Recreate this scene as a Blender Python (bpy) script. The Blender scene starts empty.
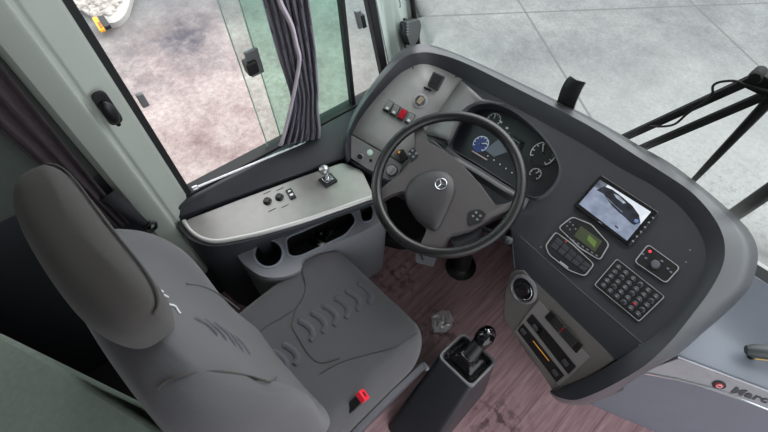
import bpy, bmesh, math, random
from mathutils import Vector as V, Matrix
random.seed(7)
sc = bpy.context.scene
COL = sc.collection

# ---------------------------------------------------------------- camera
FPX = 480.0
CAM = V((0.5357, 0.0, 2.0433))
_down = V((400 - 384, 530 - 216, FPX)).normalized()
_yx = 1330 - 384
AY = V((_yx, -(_yx * _down.x + FPX * _down.z) / _down.y, FPX)).normalized()
AZ = -_down
AX = AY.cross(AZ)
cd = bpy.data.cameras.new('camera'); cam = bpy.data.objects.new('camera', cd); COL.objects.link(cam)
cd.sensor_width = 36; cd.lens = FPX / 768 * 36; cd.clip_start = 0.02; cd.clip_end = 200
cam.matrix_world = Matrix(((AX.x, -AX.y, -AX.z, CAM.x), (AY.x, -AY.y, -AY.z, CAM.y), (AZ.x, -AZ.y, -AZ.z, CAM.z), (0, 0, 0, 1)))
sc.camera = cam
# ---------------------------------------------------------------- world, sun, exposure
w = bpy.data.worlds.new('sky'); sc.world = w; w.use_nodes = True
bg = w.node_tree.nodes['Background']
bg.inputs[0].default_value = (0.93, 0.97, 1.0, 1); bg.inputs[1].default_value = 2.25
sd = bpy.data.lights.new('sun', 'SUN'); sun = bpy.data.objects.new('sun', sd); COL.objects.link(sun)
sd.energy = 2.4; sd.angle = math.radians(55); sd.color = (1, 0.97, 0.93)
sun.rotation_euler = (math.radians(-40), math.radians(-8), 0)
sc.view_settings.view_transform = 'Standard'; sc.view_settings.look = 'None'
sc.view_settings.gamma = 1; sc.view_settings.use_curve_mapping = False
sc.view_settings.exposure = 0.0

# ---------------------------------------------------------------- pixel -> point helpers
def ray(px, py):
    d = V((px - 384, py - 216, FPX))
    return V((d.dot(AX), d.dot(AY), d.dot(AZ))).normalized()
class Plane:
    def __init__(s, n, p): s.n = V(n).normalized(); s.p = V(p)
    def at(s, px, py, off=0.0):
        d = ray(px, py)
        return CAM + d * ((s.p + s.n * off - CAM).dot(s.n) / d.dot(s.n))
    def frame(s, u):
        u = (u - s.n * u.dot(s.n)).normalized(); return u, s.n.cross(u), s.n
def Z(px, py, z): return Plane((0, 0, 1), (0, 0, z)).at(px, py)
def Y(px, py, y): return Plane((0, 1, 0), (0, y, 0)).at(px, py)
def planeof(a, b, c):
    n = (b - a).cross(c - a)
    if n.z < 0: n = -n
    return Plane(n, a)
def lerp(a, b, t): return a + (b - a) * t

# ---------------------------------------------------------------- materials
def lin(c):
    return tuple(((x / 255) / 12.92 if x / 255 <= 0.04045 else ((x / 255 + 0.055) / 1.055) ** 2.4) for x in c) + (1,)
MATS = {}
def mat(name, rgb, rough=0.5, metal=0.0, bump=0.0, bscale=300.0, var=0.0, vscale=8.0, emit=0.0, coat=0.0, spec=0.5, sheen=0.0):
    if name in MATS: return MATS[name]
    m = bpy.data.materials.new(name); m.use_nodes = True
    nt = m.node_tree; b = nt.nodes['Principled BSDF']
    b.inputs['Base Color'].default_value = lin(rgb)
    b.inputs['Roughness'].default_value = rough; b.inputs['Metallic'].default_value = metal
    b.inputs['Specular IOR Level'].default_value = spec
    if coat: b.inputs['Coat Weight'].default_value = coat; b.inputs['Coat Roughness'].default_value = 0.1
    if sheen: b.inputs['Sheen Weight'].default_value = sheen
    tc = nt.nodes.new('ShaderNodeTexCoord')
    if var:
        n = nt.nodes.new('ShaderNodeTexNoise'); n.inputs['Scale'].default_value = vscale; n.inputs['Detail'].default_value = 6
        r = nt.nodes.new('ShaderNodeValToRGB')
        c = lin(rgb)
        r.color_ramp.elements[0].position = 0.3; r.color_ramp.elements[1].position = 0.7
        r.color_ramp.elements[0].color = tuple(x * (1 - var) for x in c[:3]) + (1,)
        r.color_ramp.elements[1].color = tuple(min(1, x * (1 + var)) for x in c[:3]) + (1,)
        nt.links.new(tc.outputs['Object'], n.inputs['Vector']); nt.links.new(n.outputs['Fac'], r.inputs['Fac'])
        nt.links.new(r.outputs['Color'], b.inputs['Base Color'])
    if bump:
        n2 = nt.nodes.new('ShaderNodeTexNoise'); n2.inputs['Scale'].default_value = bscale; n2.inputs['Detail'].default_value = 3
        bp = nt.nodes.new('ShaderNodeBump'); bp.inputs['Strength'].default_value = bump; bp.inputs['Distance'].default_value = 0.002
        nt.links.new(tc.outputs['Object'], n2.inputs['Vector']); nt.links.new(n2.outputs['Fac'], bp.inputs['Height'])
        nt.links.new(bp.outputs['Normal'], b.inputs['Normal'])
    if emit:
        b.inputs['Emission Color'].default_value = lin(rgb); b.inputs['Emission Strength'].default_value = emit
    MATS[name] = m; return m
def glass(name, rgb, ior=1.10):
    m = bpy.data.materials.new(name); m.use_nodes = True; nt = m.node_tree
    nt.nodes.clear()
    o = nt.nodes.new('ShaderNodeOutputMaterial'); mx = nt.nodes.new('ShaderNodeMixShader')
    t = nt.nodes.new('ShaderNodeBsdfTransparent'); g = nt.nodes.new('ShaderNodeBsdfGlossy')
    fr = nt.nodes.new('ShaderNodeFresnel'); fr.inputs['IOR'].default_value = ior
    t.inputs['Color'].default_value = tuple(rgb) + (1,); g.inputs['Roughness'].default_value = 0.02
    nt.links.new(fr.outputs[0], mx.inputs[0]); nt.links.new(t.outputs[0], mx.inputs[1]); nt.links.new(g.outputs[0], mx.inputs[2])
    nt.links.new(mx.outputs[0], o.inputs['Surface'])
    return m
M_DASH = mat('dash_soft_plastic', (46, 46, 52), 0.45, bump=0.25, bscale=900, var=0.06, vscale=20)
M_RIM = mat('dash_rim_lit', (76, 78, 82), 0.28, bump=0.15, bscale=1200, var=0.05, vscale=15)  # windscreen light on the outer strip is put into this lighter grey
M_PANEL = mat('switch_panel_grey', (142, 141, 141), 0.5, bump=0.15, bscale=900, var=0.05, vscale=25)
M_HVAC = mat('heater_panel_warm_grey', (106, 102, 100), 0.55, bump=0.15, bscale=900, var=0.05)
M_BLACK = mat('black_plastic', (22, 23, 25), 0.42, bump=0.1, bscale=700)
M_BLACKG = mat('black_gloss', (14, 15, 18), 0.12, coat=0.3)
M_DARK = mat('dark_plastic', (38, 40, 46), 0.5, bump=0.15, bscale=800, var=0.08)
M_WHEEL = mat('wheel_leather', (30, 29, 31), 0.24, bump=0.2, bscale=900)
M_HUB = mat('hub_plastic', (72, 68, 70), 0.4, bump=0.15, bscale=900)
M_CHROME = mat('chrome', (215, 217, 222), 0.13, metal=1.0)
M_SILVER = mat('brushed_silver_panel', (150, 147, 145), 0.36, metal=0.5, bump=0.08, bscale=400, var=0.05, vscale=30)
M_LINE = mat('satin_bezel', (178, 178, 182), 0.35, metal=0.4)
M_FAB = mat('charcoal_fabric', (84, 83, 87), 0.92, bump=0.5, bscale=1400, var=0.10, vscale=500, sheen=0.25, spec=0.2)
M_FABD = mat('charcoal_fabric_dark', (72, 69, 68), 0.95, bump=0.5, bscale=1400, var=0.10, vscale=500, sheen=0.15, spec=0.2)
M_INS = mat('seat_insert_fabric', (82, 83, 90), 0.92, bump=0.5, bscale=1400, var=0.12, vscale=400, sheen=0.25, spec=0.2)
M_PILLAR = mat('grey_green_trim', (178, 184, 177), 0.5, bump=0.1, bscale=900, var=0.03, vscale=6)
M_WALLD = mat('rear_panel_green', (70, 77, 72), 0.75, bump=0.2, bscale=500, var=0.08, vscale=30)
M_SEAL = mat('rubber_seal', (30, 31, 34), 0.6)
M_SILL = mat('sill_plastic', (46, 48, 54), 0.45, bump=0.15, bscale=900)
M_CONS = mat('console_bluegrey', (58, 61, 67), 0.5, bump=0.15, bscale=900, var=0.05)
M_RED = mat('red_plastic', (228, 38, 58), 0.4)
M_WHITE = mat('white_marking', (225, 225, 228), 0.6)
M_GREYK = mat('grey_key', (110, 112, 118), 0.5)
M_ORANGE = mat('orange_marking', (240, 165, 60), 0.5)
M_CAB = mat('cabinet_bluegrey', (118, 125, 137), 0.42, bump=0.1, bscale=900, var=0.04)
M_STRIP = mat('satin_strip', (160, 160, 165), 0.4, metal=0.3, var=0.05, vscale=40)
M_CURT = mat('curtain_violet_grey', (74, 68, 88), 0.8, bump=0.3, bscale=900, var=0.12, vscale=60, sheen=0.3)
M_CURTD = mat('curtain_brown', (58, 49, 54), 0.9, bump=0.3, bscale=900, var=0.15, vscale=40)
M_HEM = mat('curtain_hem', (186, 176, 186), 0.75, bump=0.2, bscale=900)
M_MIC = mat('mic_grey', (72, 76, 78), 0.45)

# ---------------------------------------------------------------- mesh builder
class MB:
    def __init__(s): s.v = []; s.f = []
    def add(s, vs, fs):
        o = len(s.v); s.v += [V(p) for p in vs]; s.f += [tuple(i + o for i in f) for f in fs]; return s
    def grid(s, rows, cu=False, cv=False):
        n = len(rows[0]); m = len(rows); vs = [p for r in rows for p in r]; fs = []
        for i in range(m if cv else m - 1):
            for j in range(n if cu else n - 1):
                i2 = (i + 1) % m; j2 = (j + 1) % n
                fs.append((i * n + j, i * n + j2, i2 * n + j2, i2 * n + j))
        return s.add(vs, fs)
    def loft(s, rows):                       # closed sections with end caps
        s.grid(rows, cu=True); n = len(rows[0]); o = len(s.v) - n * len(rows)
        s.f.append(tuple(o + i for i in range(n))[::-1]); s.f.append(tuple(o + n * (len(rows) - 1) + i for i in range(n)))
        return s
    def prism(s, poly, vec):
        vec = V(vec); return s.loft([[V(p) for p in poly], [V(p) + vec for p in poly]])
    def box(s, c, u, v, w):                  # half vectors
        c = V(c); q = [c - u - v, c + u - v, c + u + v, c - u + v]
        return s.loft([[p - w for p in q], [p + w for p in q]])
    def abox(s, lo, hi):
        lo = V(lo); hi = V(hi); h = (hi - lo) / 2
        return s.box((lo + hi) / 2, V((h.x, 0, 0)), V((0, h.y, 0)), V((0, 0, h.z)))
    def tube(s, pts, r, n=8, closed=False, flat=1.0, up=None):
        pts = [V(p) for p in pts]; m = len(pts); rows = []; prev = None
        for i, p in enumerate(pts):
            a = pts[(i - 1) % m] if (closed or i) else p; b = pts[(i + 1) % m] if (closed or i < m - 1) else p
            t = (b - a).normalized()
            if prev is None:
                prev = V(up) if up is not None else (V((0, 0, 1)) if abs(t.z) < .9 else V((1, 0, 0)))
            e = (prev - t * prev.dot(t)).normalized(); prev = e; g = t.cross(e)
            rr = r[i] if isinstance(r, (list, tuple)) else r
            rows.append([p + e * (rr * flat * math.cos(2 * math.pi * k / n)) + g * (rr * math.sin(2 * math.pi * k / n)) for k in range(n)])
        if closed: return s.grid(rows, cu=True, cv=True)
        return s.loft(rows)
    def lathe(s, c, ax, prof, n=24, u=None):  # prof: (radius, height)
        c = V(c); ax = V(ax).normalized(); u = V(u) if u else (V((1, 0, 0)) if abs(ax.x) < .9 else V((0, 1, 0)))
        u = (u - ax * u.dot(ax)).normalized(); v = ax.cross(u)
        return s.loft([[c + ax * h + (u * math.cos(2 * math.pi * k / n) + v * math.sin(2 * math.pi * k / n)) * max(r, 1e-4) for k in range(n)] for r, h in prof])
    def ball(s, c, a, b, d, n=16, m=10):
        c = V(c); rows = []
        for i in range(m + 1):
            t = -math.pi / 2 + math.pi * i / m; r = max(math.cos(t), 1e-3)
            rows.append([c + d * math.sin(t) + a * (r * math.cos(2 * math.pi * k / n)) + b * (r * math.sin(2 * math.pi * k / n)) for k in range(n)])
        return s.loft(rows)
    def fill(s, outer, holes=(), depth=0.0, n=(0, 0, 1), bottom=True, walls_only=False):
        """flat plate with real wells: triangulated face + wells going down depth along -n"""
        bm = bmesh.new(); ed = []
        def loop(pts):
            vs = [bm.verts.new(p) for p in pts]
            ed.extend(bm.edges.new((vs[i], vs[(i + 1) % len(vs)])) for i in range(len(vs)))
        loop(outer)
        for h in holes: loop(h)
        bmesh.ops.triangle_fill(bm, use_beauty=True, use_dissolve=False, edges=ed, normal=V(n))
        bm.verts.index_update()
        s.add([v.co.copy() for v in bm.verts], [tuple(v.index for v in f.verts) for f in bm.faces]); bm.free()
        if depth:
            for h in holes:
                k = len(h); vs = list(h) + [p - V(n) * depth for p in h]
                fs = [(i, (i + 1) % k, k + (i + 1) % k, k + i) for i in range(k)]
                if bottom: fs.append(tuple(range(k, 2 * k)))
                s.add(vs, fs)
        return s
    def build(s, name, m, parent=None, smooth=True, bevel=0.0, seg=2, sub=0, solid=0.0, off=-1.0, angle=40):
        me = bpy.data.meshes.new(name); me.from_pydata([tuple(p) for p in s.v], [], s.f)
        bm = bmesh.new(); bm.from_mesh(me)
        bmesh.ops.remove_doubles(bm, verts=bm.verts, dist=1e-6)
        bmesh.ops.recalc_face_normals(bm, faces=bm.faces); bm.to_mesh(me); bm.free()
        o = bpy.data.objects.new(name, me); COL.objects.link(o)
        base = V((0, 0, 0)); q = parent
        while q is not None: base = base + q.location; q = q.parent
        if parent is not None:
            me.transform(Matrix.Translation(-base)); o.parent = parent
        else:
            lo = V([min(p[i] for p in s.v) for i in range(3)]); hi = V([max(p[i] for p in s.v) for i in range(3)])
            c = V(((lo.x + hi.x) / 2, (lo.y + hi.y) / 2, lo.z)); me.transform(Matrix.Translation(-c)); o.location = c
        me.materials.append(m)
        if smooth:
            for p in me.polygons: p.use_smooth = True
            try: me.set_sharp_from_angle(angle=math.radians(angle))
            except Exception: pass
        if solid:
            md = o.modifiers.new('thick', 'SOLIDIFY'); md.thickness = solid; md.offset = off
        if bevel:
            md = o.modifiers.new('bevel', 'BEVEL'); md.width = bevel; md.segments = seg; md.limit_method = 'ANGLE'; md.angle_limit = math.radians(35)
        if sub:
            md = o.modifiers.new('sub', 'SUBSURF'); md.levels = sub; md.render_levels = sub
        return o
def root(name, loc, label, cat, group=None):
    o = bpy.data.objects.new(name, None); COL.objects.link(o); o.location = V(loc); o.empty_display_size = .05
    return tag(o, label, cat, group)
def tag(o, label, cat, group=None):
    o['label'] = label; o['category'] = cat
    if group: o['group'] = group
    return o
def struct(o, label=None, cat=None):
    o['kind'] = 'structure'
    if label: o['label'] = label
    if cat: o['category'] = cat
    return o
def cr(pts, k=4, closed=False):              # Catmull-Rom densify
    pts = [V(p) for p in pts]; n = len(pts); out = []
    for i in range(n if closed else n - 1):
        g = (lambda j: pts[j % n]) if closed else (lambda j: pts[max(0, min(n - 1, j))])
        a, b, c, d = g(i - 1), g(i), g(i + 1), g(i + 2)
        for t in range(k):
            t = t / k
            out.append(0.5 * ((2 * b) + (c - a) * t + (2 * a - 5 * b + 4 * c - d) * t * t + (3 * b - a - 3 * c + d) * t ** 3))
    if not closed: out.append(pts[-1])
    return out
def rpoly(pts, r, k=4):                      # round the corners of a 3D polygon
    pts = [V(p) for p in pts]; n = len(pts); out = []
    for i in range(n):
        a, b, c = pts[i - 1], pts[i], pts[(i + 1) % n]
        d1 = min(r, (a - b).length * .45); d2 = min(r, (c - b).length * .45)
        s = b + (a - b).normalized() * d1; e = b + (c - b).normalized() * d2
        for t in range(k + 1):
            t = t / k; out.append(s * (1 - t) ** 2 + b * 2 * t * (1 - t) + e * t * t)
    return out
def qmap(q, u, v): return lerp(lerp(q[0], q[1], u), lerp(q[3], q[2], u), v)
def ring(poly, n, wd, h):                    # raised frame following a polygon
    n = V(n).normalized(); c = sum(poly, V()) / len(poly)
    inner = [p + (c - p).normalized() * wd for p in poly]
    m = MB(); m.grid([[p for p in poly], [p + n * h for p in poly], [p + n * h for p in inner], [p for p in inner]], cu=True, cv=True); return m
def text_mesh(body, origin, u, v, n, size, name, m, parent, thick=0.0008):
    cu = bpy.data.curves.new(name, 'FONT'); cu.body = body; cu.size = size; cu.extrude = thick; cu.offset = .0014; cu.shear = .15; cu.space_character = 1.18; cu.align_x = 'LEFT'; cu.align_y = 'BOTTOM'
    t = bpy.data.objects.new('tmp', cu); COL.objects.link(t)
    bpy.context.view_layer.update()
    me = bpy.data.meshes.new_from_object(t.evaluated_get(bpy.context.evaluated_depsgraph_get()))
    bpy.data.objects.remove(t)
    vs = [origin + u * p.co.x + v * p.co.y + n * (p.co.z + thick) for p in me.vertices]; fs = [tuple(p.vertices) for p in me.polygons]
    b = MB(); b.add(vs, fs); bpy.data.meshes.remove(me)
    return b.build(name, m, parent, smooth=False)

# ================================================================= reference planes of the cab
WA = Z(189, 188, 0.72); WB = Z(350, 107, 0.70)
wd = V((WB.x - WA.x, WB.y - WA.y, 0)).normalized(); wn = V((wd.y, -wd.x, 0))       # along the wall / into the cab
PW = Plane(wn, WA)
def wpt(px, z_or_none=None): ...
PR = Plane((-.12, -.5, .857), Z(612, 213, .90))                                     # right dash face
PL = Plane((.3, -.5, .80), PR.at(442, 107))                                         # left switch panel
PH = planeof(PR.at(517, 271, -.02), PR.at(616, 359, -.02), Z(515, 333, .56))        # heater panel
GZ = -1.1

# ================================================================= large structure
# ground outside (concrete, slab joints)
def ground_mat():
    m = bpy.data.materials.new('yard_concrete'); m.use_nodes = True; nt = m.node_tree; b = nt.nodes['Principled BSDF']
    b.inputs['Roughness'].default_value = 0.85; b.inputs['Specular IOR Level'].default_value = 0.25
    geo = nt.nodes.new('ShaderNodeNewGeometry')
    L = nt.links.new
    def noise(scale, detail=8, rough=.6):
        n = nt.nodes.new('ShaderNodeTexNoise'); n.inputs['Scale'].default_value = scale; n.inputs['Detail'].default_value = detail; n.inputs['Roughness'].default_value = rough
        L(geo.outputs['Position'], n.inputs['Vector']); return n.outputs['Fac']
    def ramp(fac, els):
        r = nt.nodes.new('ShaderNodeValToRGB'); e = r.color_ramp.elements
        e[0].position, e[0].color = els[0][0], lin(els[0][1]); e[1].position, e[1].color = els[-1][0], lin(els[-1][1])
        for p, c in els[1:-1]:
            q = e.new(p); q.color = lin(c)
        L(fac, r.inputs['Fac']); return r.outputs['Color']
    def mix(f, a, c, mode='MIX'):
        x = nt.nodes.new('ShaderNodeMix'); x.data_type = 'RGBA'; x.blend_type = mode
        if isinstance(f, (int, float)): x.inputs[0].default_value = f
        else: L(f, x.inputs[0])
        for s, k in ((a, 6), (c, 7)):
            if isinstance(s, tuple): x.inputs[k].default_value = s
            else: L(s, x.inputs[k])
        return x.outputs[2]
    def mth(op, a, c=None, cl=False):
        x = nt.nodes.new('ShaderNodeMath'); x.operation = op; x.use_clamp = cl
        for i, s in enumerate((a, c)):
            if s is None: continue
            if isinstance(s, (int, float)): x.inputs[i].default_value = s
            else: L(s, x.inputs[i])
        return x.outputs[0]
    base = ramp(noise(1.1), [(.28, (112, 114, 115)), (.5, (130, 132, 132)), (.72, (146, 148, 146))])
    fine = ramp(noise(45, 10, .85), [(.3, (150, 150, 150)), (.6, (255, 255, 255))])
    col = mix(.6, base, fine, 'MULTIPLY')
    col = mix(.45, col, ramp(noise(7, 12, .85), [(.3, (130, 130, 130)), (.6, (255, 255, 255))]), 'MULTIPLY')
    pink = mix(.75, ramp(noise(2.2, 12, .7), [(.25, (130, 110, 108)), (.45, (166, 152, 150)), (.7, (190, 180, 177))]), ramp(noise(18, 12, .85), [(.32, (150, 140, 140)), (.6, (255, 252, 250))]), 'MULTIPLY')
    # worn reddish stained area beside the driver's window
    sep = nt.nodes.new('ShaderNodeSeparateXYZ'); L(geo.outputs['Position'], sep.inputs[0])
    X, Yy = sep.outputs[0], sep.outputs[1]
    dx = mth('ADD', X, 2.9); dy = mth('SUBTRACT', Yy, 0.7)
    d = mth('SQRT', mth('ADD', mth('MULTIPLY', dx, dx), mth('MULTIPLY', dy, dy)))
    f = mth('MULTIPLY', mth('SUBTRACT', 2.3, d), .75, True)
    col = mix(f, col, pink)
    # pale patch in front of the bus, partly window reflection put into the colour
    px_ = mth('SUBTRACT', X, 1.0); py_ = mth('SUBTRACT', Yy, 2.9)
    pd = mth('SQRT', mth('ADD', mth('MULTIPLY', px_, px_), mth('MULTIPLY', py_, py_)))
    pf = mth('MULTIPLY', mth('SUBTRACT', 2.6, pd), .5, True)
    col = mix(mth('MULTIPLY', pf, .55), col, ramp(noise(30, 10, .8), [(.3, (146, 148, 147)), (.6, (176, 177, 175))]))
    # dark oil marks
    ox = mth('ADD', X, 4.15); oy = mth('SUBTRACT', Yy, 1.35)
    od = mth('SQRT', mth('ADD', mth('MULTIPLY', mth('MULTIPLY', ox, ox), 1.5), mth('MULTIPLY', mth('MULTIPLY', oy, oy), 1.2)))
    of = mth('MULTIPLY', mth('SUBTRACT', 1.3, od), 1.0, True)
    of = mth('MULTIPLY', of, mth('MULTIPLY', mth('SUBTRACT', noise(3.0, 8, .7), .36), 3.2, True), True)
    col = mix(of, col, lin((80, 77, 84)))
    # grubby speckle close to the bus front
    sx = mth('SUBTRACT', X, 0.85); sy = mth('SUBTRACT', Yy, 3.1)
    sf = mth('MULTIPLY', mth('SUBTRACT', 1.0, mth('SQRT', mth('ADD', mth('MULTIPLY', sx, sx), mth('MULTIPLY', sy, sy)))), 1.6, True)
    sp = mth('MULTIPLY', mth('SUBTRACT', noise(24, 6, .7), .52), 9, True)
    col = mix(mth('MULTIPLY', mth('MULTIPLY', sp, sf), .6), col, lin((100, 100, 98)))
    # slab joints: dark lines on the ground, each with its own start and end
    for a, c in ((Z(518, 0, GZ), Z(588, 113, GZ)), (Z(689, 0, GZ), Z(764, 71, GZ)), (Z(588, 10, GZ), Z(768, 3, GZ))):
        t = (c - a).normalized(); nn = V((-t.y, t.x, 0)); k = nn.dot(a)
        dist = mth('ABSOLUTE', mth('SUBTRACT', mth('ADD', mth('MULTIPLY', X, nn.x), mth('MULTIPLY', Yy, nn.y)), k))
        dist = mth('ADD', dist, mth('MULTIPLY', mth('SUBTRACT', noise(9, 4), .5), .012))
        lf = mth('MULTIPLY', mth('MULTIPLY', mth('SUBTRACT', .016, dist), 120, True), mth('GREATER_THAN', X, -2.6))
        col = mix(mth('MULTIPLY', lf, .8), col, lin((92, 92, 92)))
    L(col, b.inputs['Base Color'])
    bp = nt.nodes.new('ShaderNodeBump'); bp.inputs['Strength'].default_value = .3; bp.inputs['Distance'].default_value = .01
    L(noise(40, 6), bp.inputs['Height']); L(bp.outputs[0], b.inputs['Normal'])
    return m
m = MB(); m.grid([[V((-18, -10, GZ)), V((14, -10, GZ))], [V((-18, 18, GZ)), V((14, 18, GZ))]])
struct(m.build('ground', ground_mat(), solid=.1))

def floor_mat():
    m = bpy.data.materials.new('wood_vinyl'); m.use_nodes = True; nt = m.node_tree; b = nt.nodes['Principled BSDF']; L = nt.links.new
    b.inputs['Roughness'].default_value = .5
    geo = nt.nodes.new('ShaderNodeNewGeometry')
    mp = nt.nodes.new('ShaderNodeMapping'); mp.inputs['Scale'].default_value = (26, 2.2, 1); L(geo.outputs['Position'], mp.inputs['Vector'])
    n = nt.nodes.new('ShaderNodeTexNoise'); n.inputs['Scale'].default_value = 2.2; n.inputs['Detail'].default_value = 9; n.inputs['Roughness'].default_value = .65; L(mp.outputs[0], n.inputs['Vector'])
    r = nt.nodes.new('ShaderNodeValToRGB'); e = r.color_ramp.elements
    e[0].position = .3; e[0].color = lin((142, 108, 112)); e[1].position = .72; e[1].color = lin((200, 166, 170)); L(n.outputs['Fac'], r.inputs['Fac'])
    # plank seams along the bus
    sep = nt.nodes.new('ShaderNodeSeparateXYZ'); L(geo.outputs['Position'], sep.inputs[0])
    def mth(op, a, c=None, cl=False):
        x = nt.nodes.new('ShaderNodeMath'); x.operation = op; x.use_clamp = cl
        for i, s in enumerate((a, c)):
            if s is None: continue
            if isinstance(s, (int, float)): x.inputs[i].default_value = s
            else: L(s, x.inputs[i])
        return x.outputs[0]
    fr = mth('FRACT', mth('DIVIDE', mth('ADD', sep.outputs[0], 5.0), .11))
    seam = mth('MULTIPLY', mth('LESS_THAN', fr, .03), .5)
    x = nt.nodes.new('ShaderNodeMix'); x.data_type = 'RGBA'; L(seam, x.inputs[0]); L(r.outputs[0], x.inputs[6]); x.inputs[7].default_value = lin((98, 72, 70))
    # dirt spots
    col = x.outputs[2]
    for (sx, sy, rad) in ((-.19, .70, .16), (.10, .63, .13), (.16, .66, .1), (.35, .62, .07), (.56, .52, .16)):
        n2 = nt.nodes.new('ShaderNodeTexNoise'); n2.inputs['Scale'].default_value = 28; n2.inputs['Detail'].default_value = 6; L(geo.outputs['Position'], n2.inputs['Vector'])
        ax = mth('SUBTRACT', sep.outputs[0], sx); ay = mth('SUBTRACT', sep.outputs[1], sy)
        d = mth('SQRT', mth('ADD', mth('MULTIPLY', ax, ax), mth('MULTIPLY', ay, ay)))
        f = mth('MULTIPLY', mth('SUBTRACT', rad, d), 8, True)
        f = mth('MULTIPLY', f, mth('MULTIPLY', mth('SUBTRACT', n2.outputs['Fac'], .5), 10, True))
        x = nt.nodes.new('ShaderNodeMix'); x.data_type = 'RGBA'; L(mth('MULTIPLY', f, .7), x.inputs[0]); L(col, x.inputs[6]); x.inputs[7].default_value = lin((58, 36, 36)); col = x.outputs[2]
    L(col, b.inputs['Base Color'])
    return m
_w0 = WA - wd * 2.06; _w1 = WA + wd * 1.02
m = MB(); m.prism([V((_w0.x, _w0.y, -.05)), V((1.9, -1.88, -.05)), V((1.9, 1.2, -.05)), V((_w1.x, 1.2, -.05))], V((0, 0, .05))); struct(m.build('floor', floor_mat()))

m = MB(); m.abox((-.98, -1.3, 0), (.40, -.02, .004)); struct(m.build('floor_shade_sheet', mat('shade_sheet_black', (24, 24, 26), .95)))  # thin black sheet standing in for the shade in the gap behind the seat
# left wall below the window, bulkhead, ceiling, rear
W0 = PW.p - wd * 1.9; W1 = PW.p + wd * 1.12
def wp(s, z, off=0.0):                       # point on the left wall: s along the wall from the window's rear corner
    p = WA + wd * s + wn * off; return V((p.x, p.y, z))
m = MB(); m.prism([wp(-2.06, 0), wp(1.0, 0), wp(1.0, .66), wp(-.05, .66), wp(-.05, .95), wp(-2.06, .95)], -wn * .05); struct(m.build('wall_left', M_DARK))
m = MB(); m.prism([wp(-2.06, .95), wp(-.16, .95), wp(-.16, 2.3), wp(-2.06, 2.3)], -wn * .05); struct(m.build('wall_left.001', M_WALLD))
m = MB(); m.abox((-.62, 1.2, -.05), (1.9, 1.25, .72)); struct(m.build('wall_front', M_DARK))
m = MB(); m.abox((-.95, -1.9, 2.32), (1.9, 1.12, 2.36)); struct(m.build('ceiling', mat('ceiling_fabric', (215, 214, 210), .9)))
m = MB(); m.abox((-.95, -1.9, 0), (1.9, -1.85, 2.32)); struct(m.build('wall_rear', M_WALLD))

# driver's window -------------------------------------------------------------
def spx(px, py, off=0.0):                    # (s,z) on the wall of a pixel
    p = PW.at(px, py, off); q = p - WA; return q.dot(wd), p.z
G_CLEAR = glass('clear_green_glass', (.90, .96, .93)); G_TINT = glass('tinted_green_glass', (.80, .92, .87)); G_WIND = glass('windscreen_glass', (.97, .98, .975), 1.045)
m = MB()
def wbar(m, s0, s1, z0, z1, o0, o1):
    m.loft([[wp(s0, z0, o0), wp(s1, z0, o0), wp(s1, z0, o1), wp(s0, z0, o1)], [wp(s0, z1, o0), wp(s1, z1, o0), wp(s1, z1, o1), wp(s0, z1, o1)]])
sdiv = spx(345, 40)[0]; sA = spx(372, 20)[0] + .05; SZ = .712
wbar(m, -.026, 0.0, SZ - .02, 2.2, -.03, .015)          # rear upright
wbar(m, -.026, sA, SZ - .04, SZ, -.03, .02)            # bottom rail
wbar(m, -.026, sA, 2.17, 2.2, -.03, .015)
win = struct(m.build('window_1', M_SEAL, bevel=.003))
s1 = spx(240, 62)[0]; s2 = spx(258, 62)[0]
m = MB(); wbar(m, s1, sdiv, SZ, 2.17, -.012, -.007); sp_ = m.build('sliding_pane', G_CLEAR, win)
m = MB(); wbar(m, s1 - .003, s1, SZ, 2.17, -.013, -.006); m.build('pane_edge', mat('glass_edge', (150, 176, 162), .2), sp_)
m = MB(); wbar(m, s2, sdiv, SZ, 2.17, .0, .005); ip_ = m.build('inner_pane', G_TINT, win)
m = MB(); wbar(m, s2 - .003, s2, SZ, 2.17, -.001, .006); m.build('pane_edge', mat('glass_edge', (150, 176, 162), .2), ip_)
m = MB(); wbar(m, sdiv - .006, sdiv + .010, SZ, 2.17, -.015, .012); m.build('divider', M_SEAL, win, bevel=.002)
# pane latch
c = PW.at(254, 62, .012)
m = MB(); m.box(c, wd * .022, V((0, 0, 1)) * .046, wn * .006); la = m.build('pane_latch', mat('latch_grey', (128, 132, 134), .35, metal=.6), win, bevel=.003)
m = MB(); m.box(c - V((0, 0, .008)) - wd * .014, wd * .018, V((0, 0, 1)) * .022, wn * .018); m.build('latch_grip', M_BLACK, la, bevel=.004)
c = PW.at(142.5, 100, .004)
m = MB(); m.box(c, wd * .010, V((0, 0, 1)) * .022, wn * .008); m.build('frame_catch', mat('catch_grey', (120, 120, 124), .4), win, bevel=.003)
m = MB(); m.tube([PW.at(320, 130, .02), PW.at(330, 123, .02)], .007); m.build('bottom_catch', M_CHROME, win)
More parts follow.
